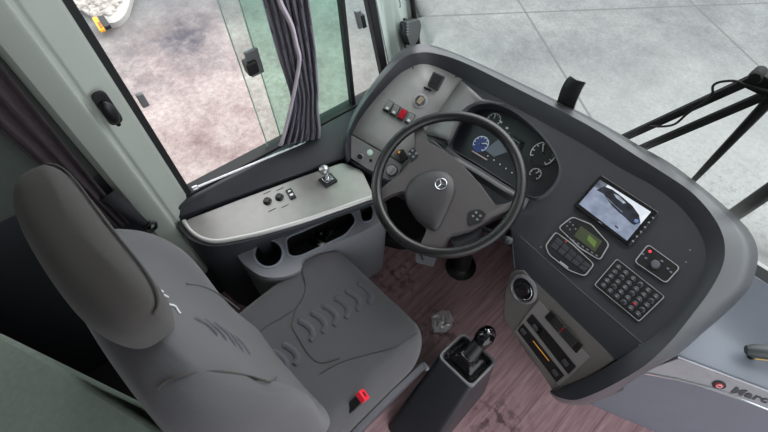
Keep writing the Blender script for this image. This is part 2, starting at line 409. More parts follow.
# quarter window in front of it
m = MB(); wbar(m, sdiv + .010, sA, SZ, 2.17, -.012, -.007)
q = struct(m.build('window_2', glass('quarter_glass', (.93, .97, .95))))
p0, p1 = PW.at(369, 0), PW.at(381, 60); k = (p0 - p1)
m = MB(); a, b_ = p1 - k * 2.2, p1 + k * 4.2
m.loft([[a - wd * .012 - wn * .02, a + wd * .018 - wn * .02, a + wd * .018 + wn * .012, a - wd * .012 + wn * .012], [b_ - wd * .012 - wn * .02, b_ + wd * .018 - wn * .02, b_ + wd * .018 + wn * .012, b_ - wd * .012 + wn * .012]])
m.build('front_upright', M_SEAL, q, bevel=.003)
c = PW.at(359, 19, .018)
kk = k.normalized()
m = MB(); m.box(c, wd * .011, kk * .035, wn * .007); ql = m.build('window_latch', mat('latch_grey', (0, 0, 0)), q, bevel=.003)
m = MB(); m.box(c - kk * .012 + wd * .012, wd * .008, kk * .026, wn * .009); m.build('latch_tongue', M_BLACK, ql, bevel=.003)

# sill under the window
Pc = .66
m = MB()
fr_, bk_ = Z(346, 157, Pc), Z(171, 221, Pc)
n_ = 8
rows = []
for i in range(n_ + 1):
    t = i / n_
    a = wp(lerp(-.085, .98, t), SZ - .005, .02); e = lerp(bk_, fr_ + (fr_ - bk_) * .35, t)
    rows.append([wp(lerp(-.085, .98, t), .55, .0), a, a + wn * .02, lerp(a, e, .72) + V((0, 0, .012)), e + V((0, 0, .006)), e - V((0, 0, .06))])
m.loft(rows); struct(m.build('trim_1', M_SILL, bevel=.006, seg=3, angle=20))

# B pillar (plan polygon swept upright)
def flat(p): return V((p.x, p.y, 0))
ps = [flat(PW.at(159, 146)), flat(PW.at(149, 140, .022)), flat(PW.at(147.5, 140, .026)), flat(PW.at(119, 140, .05)), flat(PW.at(116.5, 140, .046)), flat(PW.at(113, 140, .046)), flat(PW.at(110, 140, .06)), flat(PW.at(98, 132, .06)), flat(PW.at(76, 136, .04)), flat(PW.at(71, 140, .01))]
ps = ps + [ps[-1] - wn * .06, ps[0] - wn * .06]
m = MB(); m.loft([[p + V((0, 0, z)) for p in ps] for z in (.3, 1.0, 2.3)])
struct(m.build('trim_2', M_PILLAR, bevel=.005, seg=3, angle=25))
# A pillar
a0, a1 = PW.at(375, 0, .012), PW.at(387, 60, .012); b0, b1 = Y(411, 0, 1.24), Y(419, 60, 1.24)
m = MB(); ka, kb = a0 - a1, b0 - b1; th = V((-.05, .05, 0))
lo = [a1 - ka * 2, lerp(a1 - ka * 2, b1 - kb * 2, .45) + V((.012, -.02, 0)), b1 - kb * 2]; hi = [a1 + ka * 4.2, lerp(a1 + ka * 4.2, b1 + kb * 4.2, .45) + V((.012, -.02, 0)), b1 + kb * 4.2]
m.loft([lo + [lo[2] + th, lo[0] + th], hi + [hi[2] + th, hi[0] + th]])
apil = struct(m.build('trim_3', mat('a_pillar_pale', (172, 184, 178), .5), bevel=.006, seg=3))
m = MB(); m.tube([b1 - kb * 2 + V((.008, 0, 0)), b1 + kb * 4.2 + V((.008, 0, 0))], .010); m.build('windscreen_seal', M_SEAL, apil)
# windscreen
m = MB(); rows = []
for i in range(13):
    x = -.70 + 2.58 * i / 12; yb = 1.285 - .022 * ((x - .7) / 1.2) ** 2
    rows.append([V((x, yb, .70)), V((x, yb - .02, 1.5)), V((x, yb - .06, 2.3))])
m.grid(rows); struct(m.build('window_3', G_WIND, solid=.004))

# ================================================================= dashboard
dash = root('dashboard', (.25, 1.0, 0), 'dark grey wraparound dashboard with curved rim around the steering wheel', 'dashboard')
ST = [((348, 163), (349, 161), (351, 158)), ((343.5, 150), (347, 146), (351, 145)), ((346, 131), (350, 130), (353, 132)), ((354, 112), (358, 112), (362, 116)),
      ((367, 91), (372, 92), (377, 97)), ((388, 64), (392, 68), (396, 77)), ((402, 50), (405, 57), (408, 69)), ((416, 44.5), (417, 53), (421, 64)),
      ((432, 45), (433, 53), (437, 67)), ((465, 57), (463, 62), (462, 79)), ((519, 82), (516, 88), (505, 102)), ((590, 117), (586, 124), (575, 140)),
      ((640, 146), (632, 153), (620, 168)), ((670, 163), (662, 172), (650, 184)), ((702, 187), (690, 191), (676, 203)), ((728, 209), (710, 212), (693, 222)),
      ((748, 229), (722, 233), (703, 240)), ((757, 247), (725, 252), (706, 256)), ((757, 266), (721, 270), (702, 274)), ((749, 289), (709, 292), (690, 294)),
      ((728, 311), (692, 315), (674, 316)), ((703, 333), (671, 341), (655, 335)), ((677, 355), (648, 363), (636, 348)), ((643, 374), (625, 378), (618, 360)),
      ((615, 392), (598, 392), (590, 376)), ((586, 404), (575, 400), (568, 385)), ((560, 402), (558, 397), (556, 390)), ((550, 393), (550, 391.5), (551, 390))]
wL = [1] * 8 + [.75, .45, .12] + [0] * 17
wH = [0] * 21 + [0, .15, .35, .6, .8, .95, 1]
def dpt(px, i, off):
    r = PR.at(*px, off); l = PL.at(*px, off); h = PH.at(*px, off)
    return r * (1 - wL[i] - wH[i]) + l * wL[i] + h * wH[i]
cI, cF, cO, cO2, cO3 = [], [], [], [], []
ctr = V((.2, .75, 0))
for i, (o, f, a) in enumerate(ST):
    e = 0.35 if i in (0, len(ST) - 1) else 1
    cI.append(dpt(a, i, 0.0) if i < 22 else PH.at(*a, 0.0) if i > 22 else PR.at(*a))
    cF.append(dpt(f, i, .022 * e)); O = dpt(o, i, -.005 if i < 9 else (-.03 if i < 12 else -.05 if i < 25 else -.02)); cO.append(O)
    inw = (ctr - V((O.x, O.y, 0))).normalized()
    if i < 24: cO2.append(O - V((0, 0, .05)) + inw * .005); cO3.append(O - V((0, 0, .22)) + inw * .07)
    else: cO2.append(O - V((0, 0, .015)) + V((.004, .006, 0))); cO3.append(O + V((.02, .05, -.05)))
dI, dF, dO, dO2, dO3 = [cr(c, 4) for c in (cI, cF, cO, cO2, cO3)]
rows = []; rows2 = []
for i in range(len(dI)):
    mid = lerp(dF[i], dO[i], .5) + PR.n * .007; q = lerp(dI[i], dF[i], .6) + V((0, 0, .004))
    rows.append([dF[i], mid, dO[i], dO2[i], dO3[i]]); rows2.append([dI[i], lerp(dI[i], q, .5) + V((0, 0, .001)), q, dF[i]])
m = MB(); m.grid(rows); m.build('rim', M_RIM, dash, angle=80)
m = MB(); m.grid(rows2); m.build('rim_inner', M_DASH, dash, angle=80)
kI = lambda i: i * 4
# switch panel on the left
poly = [dI[k] for k in range(0, kI(9) + 1)] + [PL.at(442, 107), PL.at(423, 135), PL.at(412, 152), PL.at(408, 178), PL.at(388, 180), PL.at(366, 168)]
m = MB(); m.fill(poly, n=PL.n); sp = m.build('switch_panel', M_PANEL, dash, solid=.004)
m = MB(); m.tube([PL.at(351.5, 134, .001), PL.at(376, 148, .001), PL.at(404, 164, .001)], .0018, 6); m.build('panel_seam', M_BLACK, sp)
pl2 = [PL.at(351.5, 135), PL.at(376, 149.5), PL.at(404, 166), PL.at(408, 178), PL.at(388, 179.5), PL.at(366, 168), PL.at(351, 158)]
m = MB(); m.prism(pl2, PL.n * .003); m.build('light_switch_panel', mat('panel_darker', (112, 112, 113), .5, bump=.1, bscale=800), sp, bevel=.001)
lowe = [PL.at(350, 159.5), PL.at(366, 168.5), PL.at(388, 180), PL.at(408, 178.5)]
m = MB(); m.grid([lowe, [p - V((0, -.01, .035)) for p in lowe], [p - V((0, -.08, .2)) for p in lowe]]); m.build('lower_edge', M_SILL, dash, solid=.004)
# panel fittings
def rocker(px, py, mt, marks=True):
    u, v, n = PL.frame(PL.at(410, 118.5) - PL.at(388.6, 106.7)); c = PL.at(px, py)
    m = MB(); m.box(c + n * .003, u * .0125, v * .0215, n * .004); o = m.build('rocker_switch', M_BLACK, sp, bevel=.001)
    m = MB(); m.loft([[c + n * .005 + u * x * .011 + v * y * .019 for x, y in ((-1, -1), (1, -1), (1, 1), (-1, 1))], [c + n * (.010 + .004 * y) + u * x * .010 + v * y * .018 for x, y in ((-1, -1), (1, -1), (1, 1), (-1, 1))]])
    o2 = m.build('rocker_cap', mt, o, bevel=.001)
    if marks:
        m = MB(); m.box(c + n * .0085 - v * .007, u * .005, v * .004, n * .0008); m.build('rocker_symbol', M_WHITE, o)
for i, (a, b_) in enumerate(((388.6, 106.7), (395.3, 110.8), (402.3, 115), (410, 119))):
    rocker(a, b_, M_RED if i == 2 else mat('rocker_grey', (158, 160, 158), .35), i != 2)
def dial(pl, px, py, r, h, name, parent, mt=M_BLACK, ringm=M_LINE):
    c = pl.at(px, py)
    m = MB(); m.lathe(c, pl.n, [(r * .98, 0), (r * 1.25, 0), (r * 1.25, .003), (r * 1.02, .004)], 24); o = m.build(name, ringm, parent)
    m = MB(); m.lathe(c, pl.n, [(r, 0), (r, h * .8), (r * .9, h), (0, h)], 24); m.build('cap', mt, o); return o, c
o, c = dial(PL, 420.4, 101, .021, .004, 'power_socket', sp)
u, v, n = PL.frame(V((1, 0, 0)))
m = MB(); m.box(c + n * .006, u * .009, v * .013, n * .004); m.build('socket_flap', mat('flap_tan', (150, 138, 122), .5), o, bevel=.001)
q = [PL.at(434, 72), PL.at(445.5, 77.5), PL.at(438, 91.5), PL.at(427.5, 86)]
m = MB(); m.prism(rpoly(q, .006), PL.n * .018); o = m.build('socket_cover', mat('cover_grey', (58, 60, 62), .4), sp, bevel=.002)
q2 = [lerp(p, sum(q, V()) / 4, .25) + PL.n * .018 for p in q]; m = MB(); m.prism(q2, PL.n * .002); m.build('cover_window', M_BLACK, o, bevel=.0005)
m = MB(); m.tube([PL.at(424, 87, .004), PL.at(431, 91, .004)], .0035); m.build('cover_hinge', M_BLACK, o)
for px, py in ((413, 68), (456, 77), (356, 122), (372, 146)):
    m = MB(); m.lathe(PL.at(px, py), PL.n, [(.003, 0), (.003, .0015), (0, .002)], 10); m.build('screw', M_BLACK, sp)
dial(PL, 360.5, 157, .010, .016, 'dimmer_knob', sp)
dial(PL, 370, 152.5, .009, .003, 'indicator_lamp', sp, M_BLACK, mat('pale_green_ring', (190, 214, 200), .4))
dial(PL, 371, 160.5, .005, .005, 'key_switch', sp, M_BLACK, M_BLACK)
o, c = dial(PL, 392, 170.5, .018, .018, 'headlight_knob', sp, mat('knob_grey', (150, 150, 152), .35), M_BLACK)
m = MB(); m.box(c + PL.n * .018, u * .004, v * .017, PL.n * .006); m.build('knob_grip', mat('knob_grey', (0, 0, 0)), o, bevel=.002)
m = MB(); m.prism(rpoly([PL.at(397, 151), PL.at(404, 149), PL.at(409, 158), PL.at(402, 163)], .005), PL.n * .012); o = m.build('hazard_switch', M_BLACK, sp, bevel=.002)
m = MB(); m.box(PL.at(399, 152, .012), u * .004, v * .004, PL.n * .001); m.build('hazard_symbol', M_ORANGE, o)

# right face with the instrument well
CL = [(448, 144), (454, 126), (464, 111), (475, 104.5), (490, 104.5), (510, 111), (530, 126), (546, 143), (556, 160), (558.5, 172), (553, 185), (541, 196), (528, 196), (505, 181), (480, 165), (461, 154)]
well = cr([PR.at(*p) for p in CL], 3, True)
cre1 = [(511, 229.5), (535, 250), (575, 286), (610, 316), (645, 346)]
outer = [dI[k] for k in range(kI(9), kI(21) + 1)] + [PR.at(645, 345)] + [PR.at(*p) for p in cre1[::-1][1:]] + [PR.at(508, 215), PR.at(480, 190), PR.at(445, 165), PR.at(423, 139), PL.at(423, 135), PL.at(442, 107)]
m = MB(); m.fill(outer, [well], depth=.045, n=PR.n, bottom=False); m.build('face_panel', M_DASH, dash, solid=.0)
m = MB(); c = sum(well, V()) / len(well)
m.grid([[p + (p - c).normalized() * .012 for p in well], [p + (p - c).normalized() * .004 + PR.n * .010 for p in well], [p + PR.n * .008 for p in well], [p - PR.n * .01 for p in well]], cu=True)
m.build('instrument_hood', M_DARK, dash, sub=1)
m = MB(); m.prism([p - PR.n * .048 for p in well], PR.n * .003); gp = m.build('instrument_cluster', mat('cluster_face', (24, 26, 32), .35), dash)
PG = Plane(PR.n, PR.p - PR.n * .0445)
def gauge(px, py, r, a0, label, col, nticks=9):
    c = PG.at(px, py); u, v, n = PG.frame(V((1, 0, 0)))
    m = MB(); m.lathe(c, n, [(r, 0), (r, .002), (r * .93, .002), (r * .93, .0005), (0, .0005)], 32); o = m.build('gauge', col, gp)
    m = MB()
    m.grid([[c + n * .0024 + (u * math.cos(t) + v * math.sin(t)) * r * k for t in [math.radians(-40 + 260 * j / 24) for j in range(25)]] for k in (.86, .93)])
    for j in range(nticks):
        t = math.radians(-40 + 260 * j / (nticks - 1)); d = u * math.cos(t) + v * math.sin(t); e = -u * math.sin(t) + v * math.cos(t)
        m.box(c + d * r * .78 + n * .002, d * r * .1, e * r * .03, n * .0005)
    m.build('scale', M_WHITE, o, smooth=False)
    d = u * math.cos(a0) + v * math.sin(a0); e = n.cross(d)
    m = MB(); m.box(c + d * r * .3 + n * .004, d * r * .45, e * r * .035, n * .0008); m.build('needle', M_WHITE, o)
    m = MB(); m.lathe(c, n, [(r * .13, 0), (r * .13, .005), (0, .006)], 12); m.build('needle_cap', M_BLACK, o)
DK = mat('dial_black', (24, 25, 30), .3)
gauge(543, 154, .043, 2.2, '', DK); gauge(535.5, 174, .020, 1.2, '', DK, 7)
gauge(481, 144, .030, .6, '', mat('dial_blue', (40, 56, 120), .3)); gauge(494, 120, .026, 1.9, '', DK)
q = [PG.at(509, 132), PG.at(525, 143), PG.at(521, 152), PG.at(505, 141)]
m = MB(); m.prism(q, PR.n * .002); o = m.build('trip_display', M_BLACKG, gp)
for j in range(2):
    m = MB(); a = qmap(q, .25, .35 + .3 * j); b_ = qmap(q, .75, .35 + .3 * j); m.tube([a + PR.n * .002, b_ + PR.n * .002], .0008, 5); m.build('display_text', mat('text_dim', (150, 155, 165), .5), o)
q = [PG.at(485, 150), PG.at(499, 139), PG.at(507, 152), PG.at(494, 157)]
m = MB(); m.prism(q, PR.n * .0015); m.build('centre_facet', mat('cluster_grey', (92, 98, 110), .4), gp)
m = MB(); m.tube([PG.at(472, 151, .004), PG.at(487, 160, .004)], .0025, 6); m.build('reset_bar', mat('bar_pink', (170, 150, 148), .4), gp)
for j in range(6):
    m = MB(); m.lathe(PG.at(488 + 6.0 * j, 156 + 4.2 * j), PR.n, [(.002, 0), (.002, .002), (0, .0022)], 8); m.build('warning_lamp', M_WHITE, gp)
for px, py in ((501, 122), (507, 128)):
    m = MB(); m.box(PG.at(px, py, .002), V((.004, 0, 0)), PG.frame(V((1, 0, 0)))[1] * .003, PR.n * .0006); m.build('warning_lamp', M_WHITE, gp)
fa = cr([PL.at(461, 80, .001), PL.at(442, 107, .001), PL.at(424, 134, .001)], 4)
fb = cr([PR.at(482, 99, .016), PR.at(461, 111, .022), PR.at(447, 140, .02)], 4)
fc = cr([PR.at(505, 104, .002), PR.at(470, 108, .006), PR.at(449, 146, .004)], 4)
m = MB(); m.grid([fa, [lerp(a, b_, .5) + PR.n * .008 for a, b_ in zip(fa, fb)], fb, fc]); m.build('centre_facet', mat('facet_lit_grey', (112, 111, 112), .38, bump=.12, bscale=900), dash, solid=.003)  # facet coloured lighter to carry the window light falling on it
# lip between the wheel and the instruments
lip = [(447, 146), (461, 157), (480, 168), (505, 184), (529, 199)]
m = MB(); m.grid([[PR.at(*p, .012) for p in lip], [PR.at(p[0] - 3, p[1] + 6, .018) for p in lip], [PR.at(p[0] - 8, p[1] + 16, -.02) for p in lip], [PR.at(p[0] - 10, p[1] + 24, -.10) for p in lip]])
m.build('cluster_lip', mat('lip_grey', (60, 61, 64), .32, bump=.1, bscale=900), dash, solid=.004)

# dark band under the face, heater panel
rowA = [PR.at(*p) for p in cre1]; cre2 = [(515, 268), (538, 284), (572, 317), (597, 341), (616, 360)]
rowB = [PH.at(*p) for p in cre2]
dA, dB = cr(rowA, 4), cr(rowB, 4)
m = MB(); m.grid([dA, [lerp(a, b_, .35) + PR.n * .004 for a, b_ in zip(dA, dB)], [lerp(a, b_, .75) + PR.n * .002 for a, b_ in zip(dA, dB)], dB]); m.build('lower_band', mat('band_dark', (42, 44, 50), .45, bump=.2, bscale=900), dash)
m = MB(); m.tube([PR.at(520, 236, .001), PR.at(575, 285.5, .001), PR.at(643, 344, .001)], .0009, 6); m.build('crease_line', mat('crease_grey', (96, 97, 102), .45), dash)
hp = [(510, 273), (516, 268), (524, 270), (538, 283), (572, 316), (597, 340), (616, 360), (590, 377), (568, 386), (552, 391), (544, 377), (529, 354), (514, 335), (503, 318), (504, 294)]
m = MB(); poly = [PH.at(*p) for p in hp]
back = [p - PH.n * .03 + V((.0, .03, -.05)) for p in poly]; low = [p + V((.06, .12, -.35)) for p in poly]
m.loft([[p - PH.n * .0 for p in poly], back, low]); hv = m.build('heater_panel', M_HVAC, dash, bevel=.006, seg=3)
def hrow(q, h, name, mt, r=.004):
    m = MB(); m.prism(rpoly([PH.at(*p) for p in q], r), PH.n * h); return m.build(name, mt, hv, bevel=.0015)
hrow([(529, 311), (539, 300), (590, 357), (560, 386), (515, 331)], .003, 'control_frame', mat('frame_grey', (128, 124, 123), .45))
hrow([(545, 317), (552, 310), (584, 345), (577, 353)], .005, 'switch_recess', M_BLACK)
hrow([(527, 320), (533, 313), (577, 366), (569, 374)], .005, 'slider_recess', M_BLACK)
hrow([(518, 330), (524, 323), (565, 375), (557, 382)], .005, 'slider_recess', M_BLACK)
q = [PH.at(*p, .005) for p in ((545, 317), (552, 310), (584, 345), (577, 353))]
for j in range(4):
    a = [qmap(q, (j + s) / 4, t) for s, t in ((.08, .15), (.92, .15), (.92, .85), (.08, .85))]
    m = MB(); m.prism(a, PH.n * .004); o = m.build('heater_switch', mat('heater_key', (46, 46, 48), .4), hv, bevel=.001)
    m = MB(); m.lathe(qmap(q, (j + .5) / 4, .45) + PH.n * .004, PH.n, [(.0025, 0), (.0025, .0008), (0, .001)], 8); m.build('switch_lamp', M_RED if j in (1, 2) else M_GREYK, o)
m = MB(); m.tube([PH.at(533, 341, .006), PH.at(549, 361, .006)], .0016, 6); m.build('slider_scale', M_ORANGE, hv)
for px, py in ((524, 331), (556, 372), (536, 327), (566, 362)):
    c = PH.at(px, py, .005); u, v, n = PH.frame(PH.at(557, 382) - PH.at(518, 330))
    m = MB(); m.box(c + n * .004, u * .010, v * .006, n * .004); m.build('slider_knob', mat('slider_grey', (70, 70, 74), .35), hv, bevel=.0015)
m = MB(); m.lathe(PH.at(540, 330, .005), PH.n, [(.008, 0), (.008, .006), (0, .007)], 14); m.build('mode_knob', M_BLACKG, hv)
# round air vent
c = PH.at(524, 289); u, v, n = PH.frame(V((1, 0, 0)))
m = MB(); m.lathe(c, n, [(.036, 0), (.047, 0), (.047, .006), (.040, .010), (.035, .0)], 32); o = m.build('air_vent', mat('vent_ring', (120, 120, 124), .3, metal=.3), hv)
m = MB(); m.lathe(c, n, [(.036, .001), (.036, .003), (.024, .004), (.020, .009), (0, .010)], 28); m.build('vent_disc', M_BLACKG, o)
m = MB(); m.grid([[c + n * .0085 + (u * math.cos(t) + v * math.sin(t)) * .033 for t in [math.radians(-60 + 120 * j / 12) for j in range(13)]], [c + n * .0085 + (u * math.cos(t) + v * math.sin(t)) * .0295 for t in [math.radians(-60 + 120 * j / 12) for j in range(13)]]])
m.build('vent_highlight_edge', M_CHROME, o, solid=.001)

# monitor ---------------------------------------------------------------------
u, v, n = PR.frame(PR.at(650.9, 212) - PR.at(600, 179.8))
q = [PR.at(601, 175.5), PR.at(659.5, 213.5), PR.at(629.5, 247.5), PR.at(573.5, 206.5)]
m = MB(); m.prism(rpoly(q, .008), n * .012); mo = m.build('monitor', M_BLACKG, dash, bevel=.002)
dq = [PR.at(600, 179.8, .0123), PR.at(651, 212, .0123), PR.at(627, 240.7, .0123), PR.at(579, 204, .0123)]
def screen_mat(name, c0, c1, st=1.0):
    m = bpy.data.materials.new(name); m.use_nodes = True; nt = m.node_tree; b = nt.nodes['Principled BSDF']
    nz = nt.nodes.new('ShaderNodeTexNoise'); nz.inputs['Scale'].default_value = 40; r = nt.nodes.new('ShaderNodeValToRGB')
    tc = nt.nodes.new('ShaderNodeTexCoord'); nt.links.new(tc.outputs['Object'], nz.inputs['Vector'])
    r.color_ramp.elements[0].position = .3; r.color_ramp.elements[0].color = lin(c0); r.color_ramp.elements[1].position = .7; r.color_ramp.elements[1].color = lin(c1)
    nt.links.new(nz.outputs['Fac'], r.inputs['Fac']); nt.links.new(r.outputs[0], b.inputs['Emission Color']); b.inputs['Emission Strength'].default_value = st
    b.inputs['Base Color'].default_value = (.01, .01, .01, 1); b.inputs['Roughness'].default_value = .25
    return m
m = MB(); m.prism(dq, n * .0008); ds = m.build('display', screen_mat('screen_ground', (118, 128, 150), (150, 160, 182)), mo)
def dpoly(pts, name, mt, h):
    m = MB(); m.prism([qmap(dq, a, b_) + n * (.0008 + h) for a, b_ in pts], n * .0003); return m.build(name, mt, ds, smooth=False)
dpoly([(0, 0), (.16, 0), (.16, .2), (0, .30)], 'screen_image', screen_mat('screen_foliage', (40, 48, 60), (110, 118, 130)), .0)
dpoly([(.16, 0), (1, 0), (1, .42), (.82, .34), (.6, .14), (.4, .06), (.16, .16)], 'screen_image', screen_mat('screen_sky', (212, 220, 232), (235, 240, 245)), .0)
dpoly([(.07, .33), (.13, .106), (.275, .053), (.487, .08), (.709, .134), (.888, .245), (.98, .397), (.93, .543), (.883, .557), (.734, .518), (.592, .497), (.459, .464), (.351, .398), (.212, .303)], 'screen_image', screen_mat('screen_car', (12, 13, 20), (40, 46, 60)), .0004)
dpoly([(.33, .13), (.45, .11), (.60, .17), (.57, .22), (.42, .20)], 'screen_image', screen_mat('screen_car_glass', (110, 120, 140), (190, 198, 210)), .0008)
dpoly([(.88, .40), (.92, .36), (.955, .40), (.94, .47), (.89, .47)], 'screen_image', screen_mat('screen_wheel', (90, 120, 170), (130, 160, 205)), .0008)
dpoly([(.30, .33), (.45, .38), (.66, .43), (.64, .45), (.44, .41), (.30, .36)], 'screen_image', screen_mat('screen_trim', (90, 96, 110), (120, 126, 140)), .0008)
dpoly([(.70, .85), (.76, .85), (.77, .90), (.71, .90)], 'screen_image', screen_mat('screen_spot', (40, 44, 60), (60, 64, 80)), .0004)
for j in range(6):
    m = MB(); a = lerp(PR.at(655, 215.5, .012), PR.at(631, 243.5, .012), (j + .5) / 6); m.box(a + n * .0006, u * .0028, v * .0022, n * .0006); m.build('touch_key', mat('key_glow', (120, 124, 134), .5), mo)
m = MB(); a = PR.at(600, 222.5, .012); m.box(a + n * .0004, u * .006, v * .0012, n * .0003); m.build('maker_mark', M_GREYK, mo)

# radio: two stacked fascias with light outlines -------------------------------
def fascia(name, px, wdt=.0032, mt=M_BLACK, h=.008, r=.010):
    p = rpoly([PR.at(*a) for a in px], r)
    m = MB(); m.prism(p, n * h); o = m.build(name, mt, dash, bevel=.0015)
    m = ring([a + n * (h - .001) for a in p], n, wdt, .002); m.build('outline', M_LINE, o); return o
F1 = [(558.5, 228), (572.5, 217), (592, 224.5), (610, 245), (600.5, 261), (580, 249)]
o = fascia('radio_display_unit', F1)
q = [PR.at(581, 226, .008), PR.at(602, 241, .008), PR.at(595, 252, .008), PR.at(574, 236, .008)]
m = MB(); m.prism(q, n * .0006); d_ = m.build('display', mat('lcd_olive', (62, 68, 50), .3, emit=.2), o)
m = MB(); m.prism([qmap(q, a, b_) + n * .0008 for a, b_ in ((.45, .2), (.85, .3), (.9, .75), (.5, .6))], n * .0004); m.build('display_digits', mat('lcd_bright', (92, 112, 56), .3, emit=.25), d_)
for a, b_ in ((570, 222), (573, 225), (567, 226), (570, 229.5), (575.5, 229)):
    m = MB(); m.lathe(PR.at(a, b_, .008), n, [(.0025, 0), (.0025, .001), (0, .0014)], 10); m.build('button', M_GREYK, o)
for j in range(7):
    m = MB(); m.box(PR.at(569 + 4.6 * j, 237.5 + 3.0 * j, .0085), u * .0035, v * .0018, n * .0008); m.build('button', M_GREYK, o)
F2 = [(545.5, 246), (556, 232), (574, 245), (595, 265), (585.5, 277), (569, 271), (549, 255)]
o = fascia('radio_control_unit', F2)
q = [PR.at(557.5, 236.5, .008), PR.at(592, 266, .008), PR.at(583.5, 274, .008), PR.at(548.5, 248, .008)]
for a in range(5):
    for b_ in range(2):
        m = MB(); m.prism([qmap(q, (a + s) / 5, (b_ * .9 + .05 + t) / 2.2) for s, t in ((.1, .1), (.9, .1), (.9, .85), (.1, .85))], n * .0018); m.build('button', mat('radio_key', (54, 56, 62), .3), o, bevel=.0006)
m = MB(); m.box(PR.at(564, 264.5, .0085), u * .014, v * .0018, n * .0004); m.build('maker_mark', mat('mark_grey', (165, 165, 170), .5), o)
m = MB(); m.box(PR.at(566, 241.5, .0085), u * .002, v * .002, n * .0006); m.build('indicator_lamp', M_RED, o)

# keypad ------------------------------------------------------------------------
K = [(617, 259), (665, 297), (639, 322), (594.5, 285)]
o = fascia('keypad', K, r=.006, wdt=.0022)
q = [PR.at(*a, .008) for a in ((616.5, 262.5), (661.5, 297.5), (639, 319), (598, 285))]
for a in range(6):
    for b_ in range(5):
        c = qmap(q, (a + .5) / 6, (b_ + .5) / 5)
        m = MB(); m.lathe(c, n, [(.0075, 0), (.0075, .003), (.006, .0042), (0, .0044)], 12); k_ = m.build('key', mat('keypad_key', (44, 45, 50), .3), o)
        if (a * 3 + b_ * 2) % 4 != 1:
            m = MB(); m.box(c + n * .0046, u * .003, v * .0022, n * .0004); m.build('key_symbol', M_RED if (a, b_) == (4, 3) else mat('symbol_grey', (112, 112, 118), .5), k_)
# small control panel right of the keypad
o = fascia('mirror_control', [(648, 244.5), (680.5, 268), (666, 284), (634, 262)], r=.010, wdt=.0028)
m = MB(); m.lathe(PR.at(655, 264.5, .008), n, [(.012, 0), (.012, .004), (.009, .010), (0, .011)], 20); m.build('control_knob', mat('dial_ring', (92, 94, 100), .3), o)
m = MB(); m.lathe(PR.at(650, 251.5, .008), n, [(.004, 0), (.004, .002), (0, .0026)], 12); m.build('indicator_lamp', mat('red_lamp', (225, 60, 80), .4, emit=.5), o)
for a, b_ in ((646, 258), (668, 268.5), (671, 272), (662, 261), (643, 254)):
    m = MB(); m.box(PR.at(a, b_, .0085), u * .003, v * .0022, n * .0006); m.build('symbol', M_GREYK, o)
for px, py in ((541, 247), (690, 250), (640, 345), (686, 262)):
    m = MB(); m.lathe(PR.at(px, py), PR.n, [(.0025, 0), (.0025, .001), (0, .0012)], 8); m.build('screw', M_GREYK, dash)
# dark under-dash cover
low = [PL.at(366, 168.5), PL.at(388, 180), PL.at(408, 178.5), PR.at(423, 139), PR.at(445, 165), PR.at(480, 190), PR.at(508, 215), PR.at(511, 229.5), PR.at(515, 268)]
m = MB(); m.grid([[p + PR.n * -.003 for p in low], [p + V((0, .06, -.12)) for p in low], [V((p.x, 1.17, .25)) for p in low], [V((p.x, 1.19, .02)) for p in low]]); m.build('under_cover', M_BLACK, dash, solid=.004)

# phone-shaped bracket on the far side of the rim
c = PR.at(571, 97, -.01)
BP = Plane((0, -1, .15), PR.at(566, 104, -.03)); rows = []
lf_ = [BP.at(*p) for p in ((557, 106), (559.5, 98), (562.5, 88), (566, 81), (569, 78.5))]; rt_ = [BP.at(*p) for p in ((573, 113), (575.5, 104), (579, 95), (582, 88), (584, 84.5))]
for k_, (a, b_) in enumerate(zip(cr(lf_, 4), cr(rt_, 4))):
    y_ = .012 * (k_ / 16) ** 2; rows.append([a + V((0, y_, 0)), lerp(a, b_, .5) + V((0, y_ - .006, 0)), b_ + V((0, y_, 0))])
m = MB(); m.grid(rows)
tag(m.build('sensor_bracket', M_BLACK, solid=.018, off=0, bevel=.004), 'small black curved bracket standing up behind the dashboard rim', 'bracket')

# ================================================================= steering column and wheel
WC = V((.003, .738, .86)); WN = V((.055, -.354, .934)).normalized(); WP = Plane(WN, WC)
colr = root('steering_column', (.0, .94, 0), 'dark steering column rising from the floor behind the steering wheel', 'steering column')
m = MB(); m.lathe(V((0.0, .945, 0)), (0, 0, 1), [(.072, 0), (.072, .012), (.056, .018), (.042, .03), (.04, .30)], 24); m.build('floor_flange', M_BLACK, colr)
for t in range(6):
    m = MB(); a = t * math.pi / 3 + .2; m.lathe(V((.052 * math.cos(a), .945 + .052 * math.sin(a), .012)), (0, 0, 1), [(.005, 0), (.005, .005), (0, .006)], 8); m.build('bolt', M_GREYK, colr)
m = MB(); m.tube([V((0, .945, .28)), V((.0, .87, .55)), WC - WN * .10], [.045, .06, .07], 16); m.build('shroud', M_BLACK, colr)
cc = WC - WN * .125; cu_u, cu_v, _n = Plane(WN, WC).frame(V((1, 0, 0)))
m = MB(); m.prism(rpoly([cc + cu_u * x + cu_v * y for x, y in ((-.20, .12), (-.21, -.03), (-.16, -.10), (.05, -.13), (.11, -.06), (.15, .10))], .03), -WN * .09); m.build('column_cover', M_BLACK, colr, bevel=.01)
m = MB(); m.tube([WC - WN * .085 + V((.03, -.02, 0)), WP.at(478, 226, -.05), WP.at(500, 236, -.04), WP.at(508, 240, -.04)], [.007, .007, .008, .010], 10); st_ = m.build('wiper_stalk', M_BLACK, colr)
m = MB(); m.lathe(WP.at(506, 239, -.04), (WP.at(508, 240, -.04) - WP.at(500, 236, -.04)), [(.010, 0), (.011, .004), (.011, .016), (.006, .02), (0, .02)], 14); m.build('stalk_cap', M_MIC, st_)
